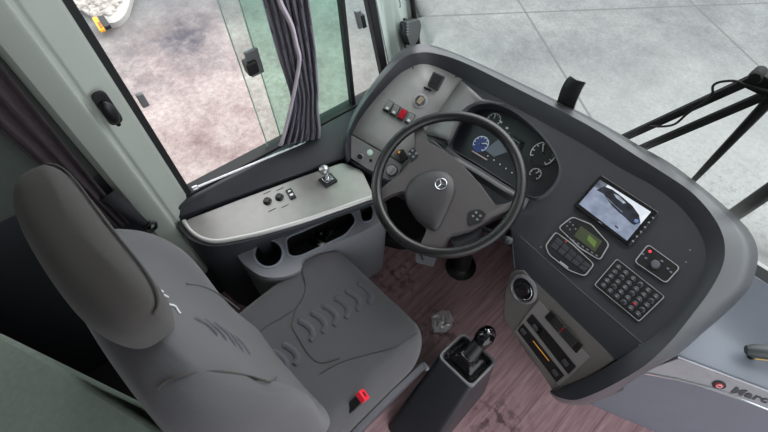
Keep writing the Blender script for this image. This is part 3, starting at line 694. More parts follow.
m = MB(); m.prism(rpoly([WP.at(447, 236, -.03), WP.at(472, 231, -.03), WP.at(484, 222, -.03), WP.at(478, 236, -.03), WP.at(455, 247, -.03)], .01), -WN * .05); m.build('lower_shroud', M_DARK, colr, bevel=.006)

sw = root('steering_wheel', WC, 'large black four-spoke steering wheel with round silver emblem', 'steering wheel')
wu, wv, _ = WP.frame(V((1, 0, 0)))
m = MB(); m.tube([WC + wu * (.2225 * math.cos(t)) + wv * (.2225 * math.sin(t)) for t in [2 * math.pi * k / 72 for k in range(72)]], .0168, 14, closed=True, flat=1.0, up=WN); m.build('rim', M_WHEEL, sw)
HP = [(414, 126), (422, 122), (428, 142), (445, 151), (461, 163), (482, 186), (497, 207), (512, 204), (522, 197), (523, 204), (512, 212), (491, 220), (470, 232), (449, 237), (442, 251), (419, 248), (424, 238), (427, 229), (414, 217), (406, 203), (404, 191), (390, 195), (377, 203), (375, 194), (386, 184), (400, 174), (409, 162), (415, 146)]
PHB = Plane(WN, WC - WN * .012)
poly = rpoly([PHB.at(*p) for p in HP], .012, 3)
c = WC - WN * .012
m = MB(); m.loft([[p - WN * .025 for p in poly], [p for p in poly], [c + (p - c) * .96 + WN * .006 for p in poly]]); m.build('hub', M_HUB, sw, bevel=.003)
PP = [(405, 197), (409, 183), (420, 174), (434, 170), (447, 172), (455, 181), (455.5, 193), (450, 207), (443, 222), (437, 231), (430, 230), (419, 221), (409, 209)]
pp = cr([PHB.at(*p, .004) for p in PP], 3, True); c = sum(pp, V()) / len(pp)
m = MB(); m.loft([[p - WN * .02 for p in pp], pp, [c + (p - c) * .97 + WN * .007 for p in pp], [c + (p - c) * .88 + WN * .013 for p in pp], [c + (p - c) * .6 + WN * .018 for p in pp], [c + (p - c) * .2 + WN * .020 for p in pp]])
pad = m.build('centre_pad', mat('pad_dark', (50, 48, 51), .45, bump=.15, bscale=900), sw)
ec = Plane(WN, c + WN * .0205).at(441, 184); r = .0175
m = MB(); m.tube([ec + (wu * math.cos(t) + wv * math.sin(t)) * r for t in [2 * math.pi * k / 36 for k in range(36)]], .0014, 8, closed=True)
for k in range(3):
    a = math.radians(143) + k * 2 * math.pi / 3; d = wu * math.cos(a) + wv * math.sin(a); e = WN.cross(d)
    m.loft([[ec + e * .0022 - d * .001, ec + WN * .002, ec - e * .0022 - d * .001, ec - WN * .001], [ec + d * r + e * .0003, ec + d * r + WN * .0004, ec + d * r - e * .0003, ec + d * r - WN * .0003]])
m.build('star_emblem', M_CHROME, sw)
for side, q in ((0, [(408, 152), (415, 147), (419, 156), (411, 163)]), (1, [(468, 212), (480, 209), (487, 214), (481, 222), (468, 226)])):
    p = rpoly([PHB.at(*a, .005) for a in q], .008); m = MB(); m.prism(p, WN * .006); o = m.build('button_pod', M_BLACK, sw, bevel=.0015)
    c = sum(p, V()) / len(p)
    for a, b_ in ((-.5, .5), (.5, .5), (-.5, -.5), (.5, -.5)):
        m = MB(); m.lathe(c + wu * a * .016 + wv * b_ * .014 + WN * .006, WN, [(.0038, 0), (.0038, .002), (0, .0028)], 10); m.build('button', M_GREYK, o)

# pedal
ped = root('accelerator_pedal', Z(426, 262, 0), 'grey steel foot pedal plate on floor below the steering wheel', 'pedal')
q = [Z(415, 252.5, .03), Z(437, 256.5, .03), Z(433.5, 267, .012), Z(416, 262.5, .012)]
m = MB(); m.prism(rpoly(q, .004), V((0, 0, .006))); m.build('plate', mat('pedal_grey', (176, 176, 184), .4), ped, bevel=.001)
m = MB(); m.tube([Z(424, 256, 0), Z(424, 256, .03)], .008, 8); m.tube([Z(430, 258, 0), Z(430, 258, .03)], .006, 8); m.build('pivot', M_BLACK, ped)
m = MB(); m.tube([Z(420, 254, .038), Z(423, 260, .03)], .003, 6); m.build('pedal_spring', M_BLACK, ped)

fp = [Z(*p, .07) for p in ((360, 206), (366, 226), (378, 238), (402, 244), (420, 240), (436, 215), (410, 190), (375, 190))]  # black block added to stand in for the shaded floor under the dash
m = MB(); m.prism([p - V((0, 0, .07)) for p in rpoly(fp, .03)], V((0, 0, .07))); tag(m.build('footwell_shade_block', mat('footwell_shade_black', (16, 16, 17), .8, bump=.4, bscale=200), bevel=.01), 'low black block added on floor for the shade left of the steering column', 'shade block')
# ================================================================= side console
sc_ = root('side_console', (-.5, .4, 0), 'blue-grey console under the side window with brushed silver top panel', 'console')
top = [(184, 220.5), (192, 231), (203, 238), (218, 240.5), (240, 237), (265, 231.5), (300, 221.5), (334, 210), (374, 196), (362, 170), (343, 162), (300, 177), (240, 199)]
tp = rpoly([Z(*p, Pc) for p in top], .02)
m = MB(); m.prism([p - V((0, 0, .014)) for p in tp], V((0, 0, .014))); tpn = m.build('top_panel', M_SILVER, sc_, bevel=.004, seg=3)
m = MB(); m.tube(cr([Z(*p, Pc - .006) for p in ((184, 221), (191.5, 231.5), (203, 238.8), (218, 241.2), (240, 237.6), (265, 232), (300, 222), (334, 210.5), (374, 196.5))], 4), .0085, 10); m.build('rolled_edge', mat('edge_silver', (206, 204, 203), .3, metal=.35), tpn)
# body below: lip, side face, tray
edge = [(176, 219), (186, 236), (201, 244), (219, 246), (243, 242), (267, 236), (302, 226), (336, 214.5), (378, 200)]
e1 = cr([Z(*p, Pc - .012) for p in edge], 3); e0 = cr([Z(*p, Pc - .012) for p in [(184, 220), (193, 230), (204, 237), (218, 239.5), (240, 236), (265, 230.5), (300, 220.5), (334, 209), (373, 195)]], 3)
TZ = .53
tr_in = [(206, 252), (222, 262), (236, 264), (243, 262), (262, 254), (290, 236), (335, 216), (372, 201)]
e2 = cr([Z(*p, TZ) for p in [(190, 244), (203, 255), (218, 259), (233, 257), (250, 250), (268, 242), (302, 229), (336, 216), (380, 201)]], 3)
m = MB(); m.grid([e0, e1, [p - V((0, 0, .02)) for p in e1], e2, [p - V((0, 0, .5)) - wn * .03 for p in e2]]); m.build('body', M_CONS, sc_)
# tray with cup holder and two pockets
to = [(237, 250), (250, 243), (289, 230), (333, 211), (374, 193), (386, 205), (384, 219), (362, 232), (330, 246), (304, 258), (300, 270), (283, 277), (262, 276), (246, 266), (238, 257)]
TO = cr([Z(*p, TZ) for p in to], 3, True)
cup = cr([Z(268.5 + 13.5 * math.cos(t) * 1.0, 253.5 + 13 * math.sin(t), TZ) for t in [2 * math.pi * k / 12 for k in range(12)]], 2, True)
pk = rpoly([Z(*p, TZ) for p in ((286, 238), (350, 210.5), (356, 221), (345, 235), (300, 256), (289, 256))], .02)
pk2 = rpoly([Z(*p, TZ) for p in ((358.5, 206), (367, 201.5), (373, 209), (372, 220), (363, 222))], .012)
m = MB(); m.fill(TO, [cup, pk, pk2], depth=.085, n=(0, 0, 1)); k = len(TO)
m.grid([TO, [p - V((0, 0, .03)) for p in TO], [p - V((0, 0, .50)) - wn * .05 for p in TO]], cu=True)
tray = m.build('storage_tray', mat('tray_grey', (128, 130, 136), .38, bump=.12, bscale=900), sc_)
for nm, lp in (('cup_holder', cup), ('pocket', pk), ('pocket', pk2)):
    c = sum(lp, V()) / len(lp); m = MB(); m.grid([[p + (c - p) * .02 - V((0, 0, .006)) for p in lp], [p + (c - p) * .03 - V((0, 0, .082)) for p in lp]], cu=True); m.add([p + (c - p) * .03 - V((0, 0, .082)) for p in lp], [tuple(range(len(lp)))])
    m.build(nm, M_BLACK, tray)
    m = ring(lp, (0, 0, 1), -.008 if nm == 'cup_holder' else -.006, .003); m.build('lip', mat('tray_lip', (140, 146, 158), .35), tray)
for px, py in ((239, 249),):
    m = MB(); m.lathe(Z(px, py, TZ), (0, 0, 1), [(.004, 0), (.004, .002), (0, .003)], 10); m.build('screw', M_BLACK, sc_)
for px, py, r in ((267.5, 201.5, .013), (279.5, 197.5, .013)):
    c = Z(px, py, Pc)
    m = MB(); m.lathe(c, (0, 0, 1), [(r * 1.2, 0), (r * 1.2, .003), (r * .95, .005), (r * .9, .011), (r * .8, .013), (r * .35, .0125), (0, .0125)], 20); m.build('mirror_knob', M_BLACK, sc_)
c = Z(291, 194.5, Pc); ud = (Z(296, 202, Pc) - Z(287, 187, Pc)).normalized(); vd = V((-ud.y, ud.x, 0))
m = MB(); m.box(c + V((0, 0, .003)), ud * .022, vd * .011, V((0, 0, .005))); o = m.build('rocker_switch', M_BLACK, sc_, bevel=.001)
m = MB(); m.box(c + V((0, 0, .009)) + ud * .008, ud * .004, vd * .006, V((0, 0, .001))); m.box(c + V((0, 0, .009)) - ud * .010, ud * .003, vd * .005, V((0, 0, .001))); m.build('rocker_symbol', M_WHITE, o)
for px, py in ((267, 192.5), (280, 189), (272, 210), (285, 206)):
    m = MB(); m.box(Z(px, py, Pc + .0005), vd * .014, ud * .0016, V((0, 0, .0004))); m.build('printed_mark', mat('print_dark', (70, 70, 72), .6), sc_)
# parking brake valve
pb = root('parking_brake_lever', Z(328, 183, Pc), 'parking brake valve with chrome knob on the silver console panel', 'lever')
q = [Z(*p, Pc) for p in ((318, 181), (331, 174), (338, 181.5), (326, 188.5))]
m = MB(); m.prism(rpoly(q, .004), V((0, 0, .010))); m.build('base', M_BLACK, pb, bevel=.002)
c = sum(q, V()) / 4
m = MB(); m.prism(rpoly([c + (p - c) * .62 + V((0, 0, .010)) for p in q], .004), V((0, 0, .006))); m.build('gate', M_CHROME, pb, bevel=.001)
kn = c + V((-.012, .0, .055))
m = MB(); m.tube([c + V((0, 0, .012)), kn], .0055, 10); m.build('stem', M_CHROME, pb)
m = MB(); m.ball(kn, V((.020, 0, 0)), V((0, .020, 0)), V((0, 0, .017))); m.build('knob', mat('knob_silver', (170, 170, 172), .25, metal=.7), pb)

# curtain rod along the sill
m = MB(); a, b_ = PW.at(194, 188.5, .05), PW.at(282, 152, .05); m.tube([a, b_, b_ + (b_ - a) * .9], .0045, 10)
m.lathe(a, (b_ - a), [(.008, -.006), (.009, 0), (.009, .012), (.005, .014)], 12)
tag(m.build('curtain_rod', mat('rod_silver', (200, 202, 206), .25, metal=.8)), 'thin silver curtain rod along the bottom of the side window', 'rod')

# curtain gathered in front of the sliding window
cu = root('window_curtain', PW.at(300, 142, .05), 'violet-grey gathered curtain hanging across the sliding side window', 'curtain')
prof = [(-60, 243, 302), (-20, 257, 306), (0, 263, 308), (25, 270, 311.5), (50, 277, 315), (75, 284, 317), (92, 289.5, 318), (105, 291, 317.5), (120, 287.5, 318.5), (135, 283, 320), (146, 279, 319.5)]
rows = []
for py, l, r_ in prof:
    row = []
    for j in range(97):
        t = j / 96; px = lerp(l, r_, t); f = .055 + .024 * math.sin(t * 40 + .7 * math.sin(py * .02)) + .010 * math.sin(t * 77 + py * .03)
        yy = py - (8 * t if py > 100 else 0) * min(1, (py - 100) / 40 if py > 100 else 0)
        row.append(PW.at(px, yy, f))
    rows.append(row)
rows = [list(x) for x in zip(*[cr([rw[j] for rw in rows], 3) for j in range(97)])]
m = MB(); m.grid(rows); m.build('cloth', M_CURT, cu, solid=.003)
hem = [(271, -30), (279, 0), (291, 25), (296, 45), (299, 58), (297, 75), (292, 100), (286, 125), (281, 145)]
h_ = cr([PW.at(*p, .097) for p in hem], 4)
m = MB(); m.grid([[p - wd * .006 for p in h_], [p + wn * .004 for p in h_], [p + wd * .006 for p in h_]]); m.build('hem', M_HEM, cu, solid=.003)
# second, dark curtain behind the pillar
rows = []
c0 = root('rear_curtain', V((-.60, -.1, .6)), 'dark brown curtain gathered upright between pillar and headrest', 'curtain')
for z in [.75 + .12 * i for i in range(13)]:
    k = min(1, .15 + (z - .75) * 1.1); row = []
    for j in range(25):
        t = j / 24; pe = PW.at(72, 140, .0); s0 = (pe - WA).dot(wd)
        row.append(wp(s0 - .03 * (1 - k) - t * (.03 + .10 * k), z, .035 + .008 * math.sin(t * 17 + z)))
    rows.append(row)
m = MB(); m.grid(rows); m.build('cloth', M_CURTD, c0, solid=.003)
# belt guide at its foot
bg_ = root('belt_guide', PW.at(151, 228, .07), 'black seat belt guide loop at the foot of the grey-green pillar', 'belt guide')
a = PW.at(149, 228, .075)
m = MB(); m.tube([a + V((0, 0, -.02)), a + wd * .02 + V((0, 0, -.012)), a + wd * .026 + V((0, 0, .006)), a + wd * .012 + V((0, 0, .02)), a - wd * .01 + V((0, 0, .012)), a - wd * .012 + V((0, 0, -.01))], .006, 8, closed=True); m.build('loop', M_BLACK, bg_)
m = MB(); m.tube([a + wn * .0, a - wn * .045], .008, 10); m.build('bolt', M_CHROME, bg_)
m = MB(); m.grid([[PW.at(100, 200, .05), PW.at(116, 190, .05)], [a - wd * .006, a + wd * .012 + V((0, 0, .004))]]); m.build('webbing', mat('belt_web', (40, 40, 46), .8), bg_, solid=.002)

# belt height adjuster on the pillar
ha = root('belt_height_adjuster', PW.at(106, 106, .055), 'black oval belt adjuster knob set on the grey-green pillar', 'adjuster')
zz = V((0, 0, 1)); c = PW.at(106, 106, .056)
m = MB(); m.prism(rpoly([c - zz * .06 - wd * .018, c - zz * .06 + wd * .018, c + zz * .05 + wd * .018, c + zz * .05 - wd * .018], .018, 6), wn * .008); m.build('slide', M_SEAL, ha, bevel=.003)
m = MB(); m.ball(c - zz * .012 + wn * .016, wd * .018, zz * .038, wn * .014); m.build('knob', M_BLACK, ha)
m = MB(); m.lathe(c - zz * .055 + wn * .01, wn, [(.006, 0), (.006, .006), (0, .007)], 10); m.build('button', M_BLACKG, ha)

# hand microphone on the A pillar
def apl(px, py): return planeof(a0, a1, b0) if False else Plane((b0 - a0).cross(a1 - a0).normalized() * (1 if (b0 - a0).cross(a1 - a0).dot(CAM - a0) > 0 else -1), lerp(a0, b0, .5))
PA = apl(0, 0); kz = kb.normalized(); ax_ = (b0 - a0).normalized()
mi = root('hand_microphone', PA.at(406, 32, .02), 'grey hand microphone with ribbed face hung on the pale windscreen pillar', 'microphone')
pts = [PA.at(*p, .018) for p in ((400, 21), (413, 18), (415, 24), (413.5, 35), (408, 45), (403.5, 44), (400, 33))]
m = MB(); m.prism(rpoly(pts, .006), PA.n * .028); m.build('housing', M_MIC, mi, bevel=.004, seg=3)
m = MB()
for j in range(5):
    a = PA.at(407.5, 22.5 + 3 * j, .047); m.box(a, ax_ * .010, kz * .0018, PA.n * .001)
m.build('grille', mat('mic_light', (130, 134, 136), .5), mi)
m = MB(); m.box(PA.at(402, 27, .045), ax_ * .004, kz * .012, PA.n * .004); m.build('talk_key', M_BLACK, mi, bevel=.001)
m = MB(); m.box(PA.at(404, 20, .014), ax_ * .012, kz * .008, PA.n * .010); m.build('hang_clip', M_BLACK, mi, bevel=.002)
m = MB(); m.tube(cr([PA.at(*p, .028) for p in ((405, 44), (406, 50), (408, 60), (412, 72))], 4), .004, 8); m.build('cable', M_BLACK, mi)
m = MB(); m.tube([PA.at(399, 3, .012) + ax_ * (.010 * math.cos(t)) + kz * (.018 * math.sin(t)) for t in [2 * math.pi * k / 20 for k in range(20)]], .002, 6, closed=True)
tag(m.build('pillar_ring', M_GREYK), 'thin grey ring on the pale pillar above the hand microphone', 'ring')

# ================================================================= driver seat
seat = root('driver_seat', (-.02, .2, 0), 'charcoal grey fabric driver seat with tall winged backrest', 'seat')
SX = -.02
BR = [  # z, half width, front y, thickness, bolster
    (.44, .20, .06, .10, .02), (.50, .235, .045, .13, .02), (.60, .256, .018, .15, .035), (.72, .27, -.012, .16, .062), (.84, .28, -.03, .16, .09), (.95, .286, -.042, .155, .10),
    (1.05, .286, -.055, .14, .088), (1.12, .282, -.064, .13, .064), (1.19, .265, -.075, .11, .025), (1.235, .225, -.088, .085, .01), (1.255, .16, -.10, .05, .0)]
HR = [(1.17, .10, -.075, .07), (1.23, .12, -.066, .09), (1.28, .155, -.056, .104), (1.345, .182, -.046, .114), (1.395, .196, -.044, .114), (1.427, .188, -.052, .096), (1.443, .15, -.068, .06), (1.448, .08, -.08, .03)]
def bx(z): return SX - .016 * min(1, max(0, (z - .6) / .3))
def section(z, w_, yf, t, b):
    pts = []; cx = bx(z)
    for j in range(15):
        s = -1 + 2 * j / 14
        pts.append(V((cx + s * w_ * .93, yf + b * abs(s) ** 2.6 - (.018 if abs(s) > .98 else 0), z)))
    pts.append(V((cx + w_, yf + b * .55 - .03, z)))
    pts.append(V((cx + w_ * .99, yf + b * .1 - t * .55, z)))
    for j in range(9):
        s = 1 - 2 * j / 8
        pts.append(V((cx + s * w_ * .86, yf - t - (.012 * (1 - s * s)), z)))
    pts.append(V((cx - w_ * .99, yf + b * .1 - t * .55, z)))
    pts.append(V((cx - w_, yf + b * .55 - .03, z)))
    return pts
m = MB(); m.loft([section(*r) for r in BR]); bk = m.build('backrest', M_FAB, seat, sub=2, angle=180)
def hsec(z, w_, yf, t):
    pts = []; cx = -.075; n_ = 32
    for j in range(n_):
        a = 2 * math.pi * j / n_; c_, s_ = math.cos(a), math.sin(a)
        x = math.copysign(abs(c_) ** .55, c_); y = math.copysign(abs(s_) ** .66, s_)
        pts.append(V((cx + w_ * x, yf - t / 2 + t / 2 * y + .012 * x * x, z)))
    return pts
m = MB(); m.loft([hsec(*r) for r in HR]); hr_ = m.build('headrest', M_FABD, seat, sub=2, angle=180)
m = MB(); m.tube([p + V((0, .001, .0)) for p in hsec(1.412, .194, -.046, .108)[1:16]], .0025, 6); m.build('seam', M_FABD, hr_)
# stitched seams on the backrest
def bfront(x, z):
    for i in range(len(BR) - 1):
        if BR[i][0] <= z <= BR[i + 1][0]:
            t = (z - BR[i][0]) / (BR[i + 1][0] - BR[i][0]); w_, yf, th_, b = [lerp(BR[i][k], BR[i + 1][k], t) for k in (1, 2, 3, 4)]
            s = min(1, abs(x - bx(z)) / (w_ * .93)); return yf + b * s ** 2.6
    return 0
# white embroidered letters
def on_b(px, py, off=.003):
    d = ray(px, py); t = .3
    while t < 2.2:
        p = CAM + d * t
        if .45 < p.z < 1.25 and abs(p.x - SX) < .3 and p.y <= bfront(p.x, p.z) + off: return p
        t += .001
    return CAM + d * 1.2
for p_, q_ in (((194, 319), (217, 337)), ((203, 320.5), (226, 342)), ((212, 323), (235, 347)), ((221, 329), (243, 353)), ((231, 336), (250, 357))):
    m = MB(); m.tube(cr([on_b(lerp(p_[0], q_[0], t), lerp(p_[1], q_[1], t) - 3 * math.sin(t * 3.14), -.001) for t in (0, .33, .66, 1)], 3), [.003] + [.0085] * 8 + [.003], 8); m.build('quilted_rib', M_INS, bk)
for ln in (((186, 284), (198, 285.5), (209, 289), (220, 295), (230, 302), (239, 309)), ((157, 389), (168, 380), (182, 375), (215, 371.5), (245, 375.5), (270, 381.5), (276, 377))):
    m = MB(); m.tube(cr([on_b(*p, .0) for p in ln], 4), .0028, 6); m.build('seam', M_FABD, bk)
def zl(x, y): return (145 + x / 7.68, 270 + y / 7.68)
for st in ([(100, 148), (118, 156), (138, 166)], [(128, 186), (146, 192), (178, 208)], [(140, 190), (150, 214)], [(186, 262), (204, 268), (222, 272), (240, 284)], [(238, 282), (248, 300), (262, 322), (272, 330)]):
    m = MB(); m.tube(cr([on_b(*zl(*p)) for p in st], 4), .0022, 6); m.build('embroidery', M_WHITE, bk)
# cushion
def cz(x, y):
    s = abs(x - SX) / (.262 if x > SX else .292); z = .485
    z += .035 * math.exp(-((s - .80) / .20) ** 2)
    z += -.02 * math.exp(-((s) / .3) ** 2)
    f = max(0, (y - .36) / .13); z -= .06 * f * f
    z += .012 * max(0, (.2 - y))
    return z
rows = []
ny, nx = 15, 19
for i in range(ny):
    t = i / (ny - 1); y = lerp(.0, .478, t)
    row = []; nar = .045 * max(0, (t - .74) / .26) ** 2.2
    for j in range(nx):
        s = -1 + 2 * j / (nx - 1); x = SX + ((.262 if s > 0 else .292) - nar) * s
        yy = y - .03 * abs(s) ** 3 * t
        z = cz(x, yy) - .05 * max(0, (abs(s) - .88) / .12) ** 1.6
        row.append(V((x, yy, z)))
    rows.append(row)
m = MB(); m.grid(rows)
per = rows[0] + [r[-1] for r in rows[1:]] + rows[-1][::-1][1:] + [r[0] for r in rows[::-1][1:-1]]
c = V((SX, .22, 0))
m.grid([per, [V((p.x + (p.x - SX) * .02, p.y, p.z - .035)) for p in per], [V((p.x, p.y, .37)) for p in per], [V((SX + (p.x - SX) * .9, .22 + (p.y - .22) * .92, .345)) for p in per]], cu=True)
m.add([V((SX + (p.x - SX) * .9, .22 + (p.y - .22) * .92, .345)) for p in per], [tuple(range(len(per)))])
cu_ = m.build('seat_cushion', M_FAB, seat, sub=1, angle=180)
def on_c(px, py, off=.002):
    z = .48
    for _ in range(8):
        p = Z(px, py, z); z = cz(p.x, p.y) + off
    return Z(px, py, z)
def z2(x, y): return (180 + x / 2.192, 235 + y / 2.192)
m = MB(); m.tube(cr([on_c(*z2(*p)) for p in ((160, 225), (190, 200), (225, 180), (258, 155), (275, 120), (270, 85), (262, 60))], 4), .0018, 6); m.build('seam', M_FABD, cu_)
m = MB(); m.tube(cr([on_c(*z2(*p)) for p in ((305, 305), (350, 280), (410, 262), (470, 245), (520, 215))], 4), .0018, 6); m.build('seam', M_FABD, cu_)
m = MB(); m.tube(cr([on_c(*z2(*p)) for p in ((245, 200), (262, 230), (285, 265), (310, 280), (350, 270))], 4), .0024, 6); m.tube(cr([on_c(*z2(*p)) for p in ((245, 200), (250, 175), (258, 155))], 4), .0018, 6); m.build('seam', M_FABD, cu_)
for cx, cy in ((405, 130), (380, 146), (355, 162), (329, 178), (304, 194), (277, 212), (243, 264), (219, 280)):
    arc = [(cx - 18, cy - 24), (cx - 3, cy - 17), (cx + 11, cy - 4), (cx + 14, cy + 10), (cx + 7, cy + 22)]
    m = MB(); m.tube(cr([on_c(*z2(*p), -.002) for p in arc], 4), [.004] + [.0115] * 15 + [.004], 8); m.build('quilted_rib', M_INS, cu_)
# base, plastic side cover
m = MB(); m.loft([[V((SX + x * .19, .2 + y * .19, 0)) for x, y in ((-1, -1), (1, -1), (1, 1), (-1, 1))], [V((SX + x * .17, .2 + y * .17, .2)) for x, y in ((-1, -1), (1, -1), (1, 1), (-1, 1))], [V((SX + x * .23, .2 + y * .21, .36)) for x, y in ((-1, -1), (1, -1), (1, 1), (-1, 1))]]); m.build('base', M_BLACK, seat, bevel=.01)
m = MB(); m.loft([[V((.235, y, .33)), V((.262, y, .33)), V((.268, y, .40 + dz)), V((.245, y, .41 + dz))] for y, dz in ((-.05, 0), (.1, .015), (.25, .01), (.40, -.03))]); m.build('side_cover', mat('seat_side_plastic', (76, 76, 82), .5), seat, bevel=.006)
m = MB(); m.lathe(V((.268, .40, .355)), (1, 0, 0), [(.010, -.02), (.010, .004), (.006, .008), (0, .008)], 12); m.build('height_lever', M_GREYK, seat)
m = MB(); m.loft([[V((SX + x * .20, y, .06)) for x, y in ((-1, -.24), (1, -.24), (1, -.02), (-1, -.02))], [V((SX + x * .24, y, .70)) for x, y in ((-1, -.22), (1, -.22), (1, -.10), (-1, -.10))], [V((SX + x * .22, y, .98)) for x, y in ((-1, -.225), (1, -.225), (1, -.17), (-1, -.17))]]); m.build('back_shade_block', M_BLACK, seat, bevel=.015)  # black block added to hide the floor and keep the gap behind the seat dark
# buckle
bd = V((.0, .7, .75)).normalized()
bu = Z(349, 409, .49); bt = Z(361, 397.5, .535)
bdir = (bt - bu).normalized(); bs = V((1, 0, 0)); bs = (bs - bdir * bs.dot(bdir)).normalized(); bn = bdir.cross(bs)
m = MB(); m.box(lerp(bu, bt, .5), bdir * (bt - bu).length * .5, bs * .014, bn * .011); o = m.build('belt_buckle', M_BLACK, seat, bevel=.003)
m = MB(); m.box(bt + bdir * .008, bdir * .010, bs * .0165, bn * .013); ob = m.build('release_button', M_RED, o, bevel=.002)
m = MB(); m.box(bt + bdir * .0185, bdir * .0008, bs * .007, bn * .003); m.build('buckle_slot', M_BLACK, o)
m = MB(); m.box(bu - bdir * .05, bdir * .05, bs * .010, bn * .004); m.build('buckle_stalk', M_BLACK, o)

# ================================================================= gear lever console
gc = root('gear_lever_console', (.35, .42, 0), 'dark grey floor console with chrome-topped gear lever beside the seat', 'gear lever')
q = [Z(437, 356.5, .35), Z(463, 332.5, .35), Z(497.5, 362, .35), Z(471.5, 389.5, .35)]
c = sum(q, V()) / 4; tq = rpoly(q, .022, 5)
bq = rpoly([V((.255, .20, 0)), V((.245, .60, 0)), V((.445, .60, 0)), V((.455, .20, 0))], .03, 5)
m = MB(); m.loft([bq, [lerp(a, b_, .5) for a, b_ in zip(bq, tq)], [lerp(a, b_, .95) for a, b_ in zip(bq, tq)], tq]); m.build('housing', mat('gear_console_grey', (46, 48, 54), .36, bump=.15, bscale=900), gc, bevel=.006, seg=3, angle=30)
m = MB(); i1 = [c + (p - c) * .80 for p in tq]; i0 = [c + (p - c) * 1.0 for p in tq]
m.grid([i0, [c + (p - c) * .98 + V((0, 0, .010)) for p in tq], [c + (p - c) * .90 + V((0, 0, .010)) for p in tq], [c + (p - c) * .84 + V((0, 0, .001)) for p in tq]], cu=True); m.build('bezel', mat('bezel_grey', (128, 130, 134), .26), gc)
m = MB(); m.loft([[c + (p - c) * k + V((0, 0, h)) for p in tq] for k, h in ((.86, .001), (.80, .014), (.66, .008), (.52, .03), (.38, .036), (.28, .06))]); m.build('boot', mat('boot_vinyl', (20, 20, 22), .22, bump=.8, bscale=60), gc)
kn = Z(484, 338, .43); kb_ = c + V((-.0, .0, .04))
m = MB(); m.tube([kb_, lerp(kb_, kn, .5), kn], [.030, .026, .024], 12); m.build('lever', M_BLACK, gc)
ka_ = (kn - kb_).normalized(); e1_ = ka_.orthogonal().normalized(); e2_ = ka_.cross(e1_)
m = MB(); m.ball(kn + ka_ * .002, e1_ * .036, e2_ * .032, ka_ * .044); o = m.build('knob', M_BLACKG, gc)
m = MB(); m.ball(kn + ka_ * .021, e1_ * .030, e2_ * .027, ka_ * .027); m.build('knob_cap', M_CHROME, o)
m = MB(); m.tube([kb_ + V((.02, -.01, .0)), kn + V((.018, -.012, -.02))], .004, 8); m.build('splitter_switch', M_BLACKG, gc)

def crumple(c, r, h, n1=9, n2=14):
    rows = []
    for i in range(n1):
        t = i / (n1 - 1); rows.append([c + V((r * (t * 1.0) * math.cos(2 * math.pi * k / n2) * random.uniform(.6, 1.15), r * t * math.sin(2 * math.pi * k / n2) * random.uniform(.6, 1.15), max(.001, h * (1 - t * .75) * random.uniform(.2, 1.2)))) for k in range(n2)])
    m = MB(); m.grid(rows, cu=True); return m
tag(crumple(Z(441, 322, 0), .06, .012).build('plastic_scrap', mat('clear_film', (226, 218, 220), .2, metal=.2), smooth=False, solid=.001), 'crumpled shiny plastic scrap on the wooden floor ahead of the gear lever', 'scrap')
tag(crumple(Z(318, 236, TZ - .082), .06, .05).build('plastic_bag', M_BLACKG, smooth=False, solid=.001), 'crumpled black plastic bag lying in the long pocket of the side console', 'bag')

# ================================================================= passenger side cabinet
cb = root('front_cabinet', (1.1, 1.05, 0), 'blue-grey front cabinet right of the dashboard with silver lettered strip', 'cabinet')
CZ_ = .70
A = Z(640, 379, CZ_ - .03); Bq = Z(678, 357, CZ_); Cq = Z(768, 391, CZ_); dC = (Cq - Bq).normalized()
A0 = Bq - dC * .22; C1 = Bq + dC * .82
# strip depth from the picture: its lower line
S0 = Plane((0, 0, 1), (0, 0, .0))
fn = V((dC.y, -dC.x, 0)); PF = Plane((fn + V((0, 0, .35))).normalized(), Bq)
L0, L1 = PF.at(677, 379), PF.at(768, 410); dl = (L1 - L0).normalized()
E0, E1 = L0 - dl * .25, L1 + dl * .60
F0, F1_ = Z(592, 405, 0), Z(657, 433, 0); df = (F1_ - F0).normalized()
G0, G1 = F0 - df * .0, F1_ + df * .62
bh = V((0, 1.235, 0))
m = MB(); m.loft([[G0, G1, V((G1.x, 1.18, 0)), V((G0.x, 1.18, 0))], [E0, E1, V((E1.x, 1.19, E1.z)), V((E0.x, 1.19, E0.z))]]); m.build('front_panel', M_CAB, cb, bevel=.004)
m = MB(); m.loft([[E0, E1, V((E1.x, 1.19, E1.z)), V((E0.x, 1.19, E0.z))], [A0, C1, V((C1.x, 1.19, CZ_ + .04)), V((A0.x, 1.195, CZ_ + .04))]]); m.build('top', M_CAB, cb, bevel=.008, seg=3)
up_ = (Bq - PF.at(677, 379)).normalized()
sa = [PF.at(655, 366, .003), PF.at(678, 357.5, .003), PF.at(768, 391.5, .003), PF.at(768, 391.5, .003) + dC * .5, PF.at(768, 409, .003) + dl * .5, PF.at(768, 409, .003), PF.at(677, 378, .003), PF.at(645, 372, .003)]
m = MB(); m.prism(sa, PF.n * .004); stp = m.build('lettered_strip', M_STRIP, cb, bevel=.0015)
m = MB(); m.tube([PF.at(645, 373, .008), PF.at(677, 379, .008), PF.at(718, 389.5, .008), PF.at(768, 409.5, .008), PF.at(768, 409.5, .008) + dl * .5], .004, 8); m.build('bright_edge', M_CHROME, cb)
m = MB(); m.tube([PF.at(678, 357.2, .006), PF.at(768, 391.2, .006), PF.at(768, 391.2, .006) + dC * .5], .002, 6); m.build('top_edge', M_LINE, cb)
c = PF.at(719, 384.5, .007)
m = MB(); m.lathe(c, PF.n, [(.016, 0), (.016, .003), (.012, .004), (0, .004)], 24); bd_ = m.build('badge', M_BLACK, stp)
m = MB(); m.lathe(c + PF.n * .004, PF.n, [(.0095, 0), (.0095, .001), (0, .0018)], 20); m.build('badge_centre', M_RED, bd_)
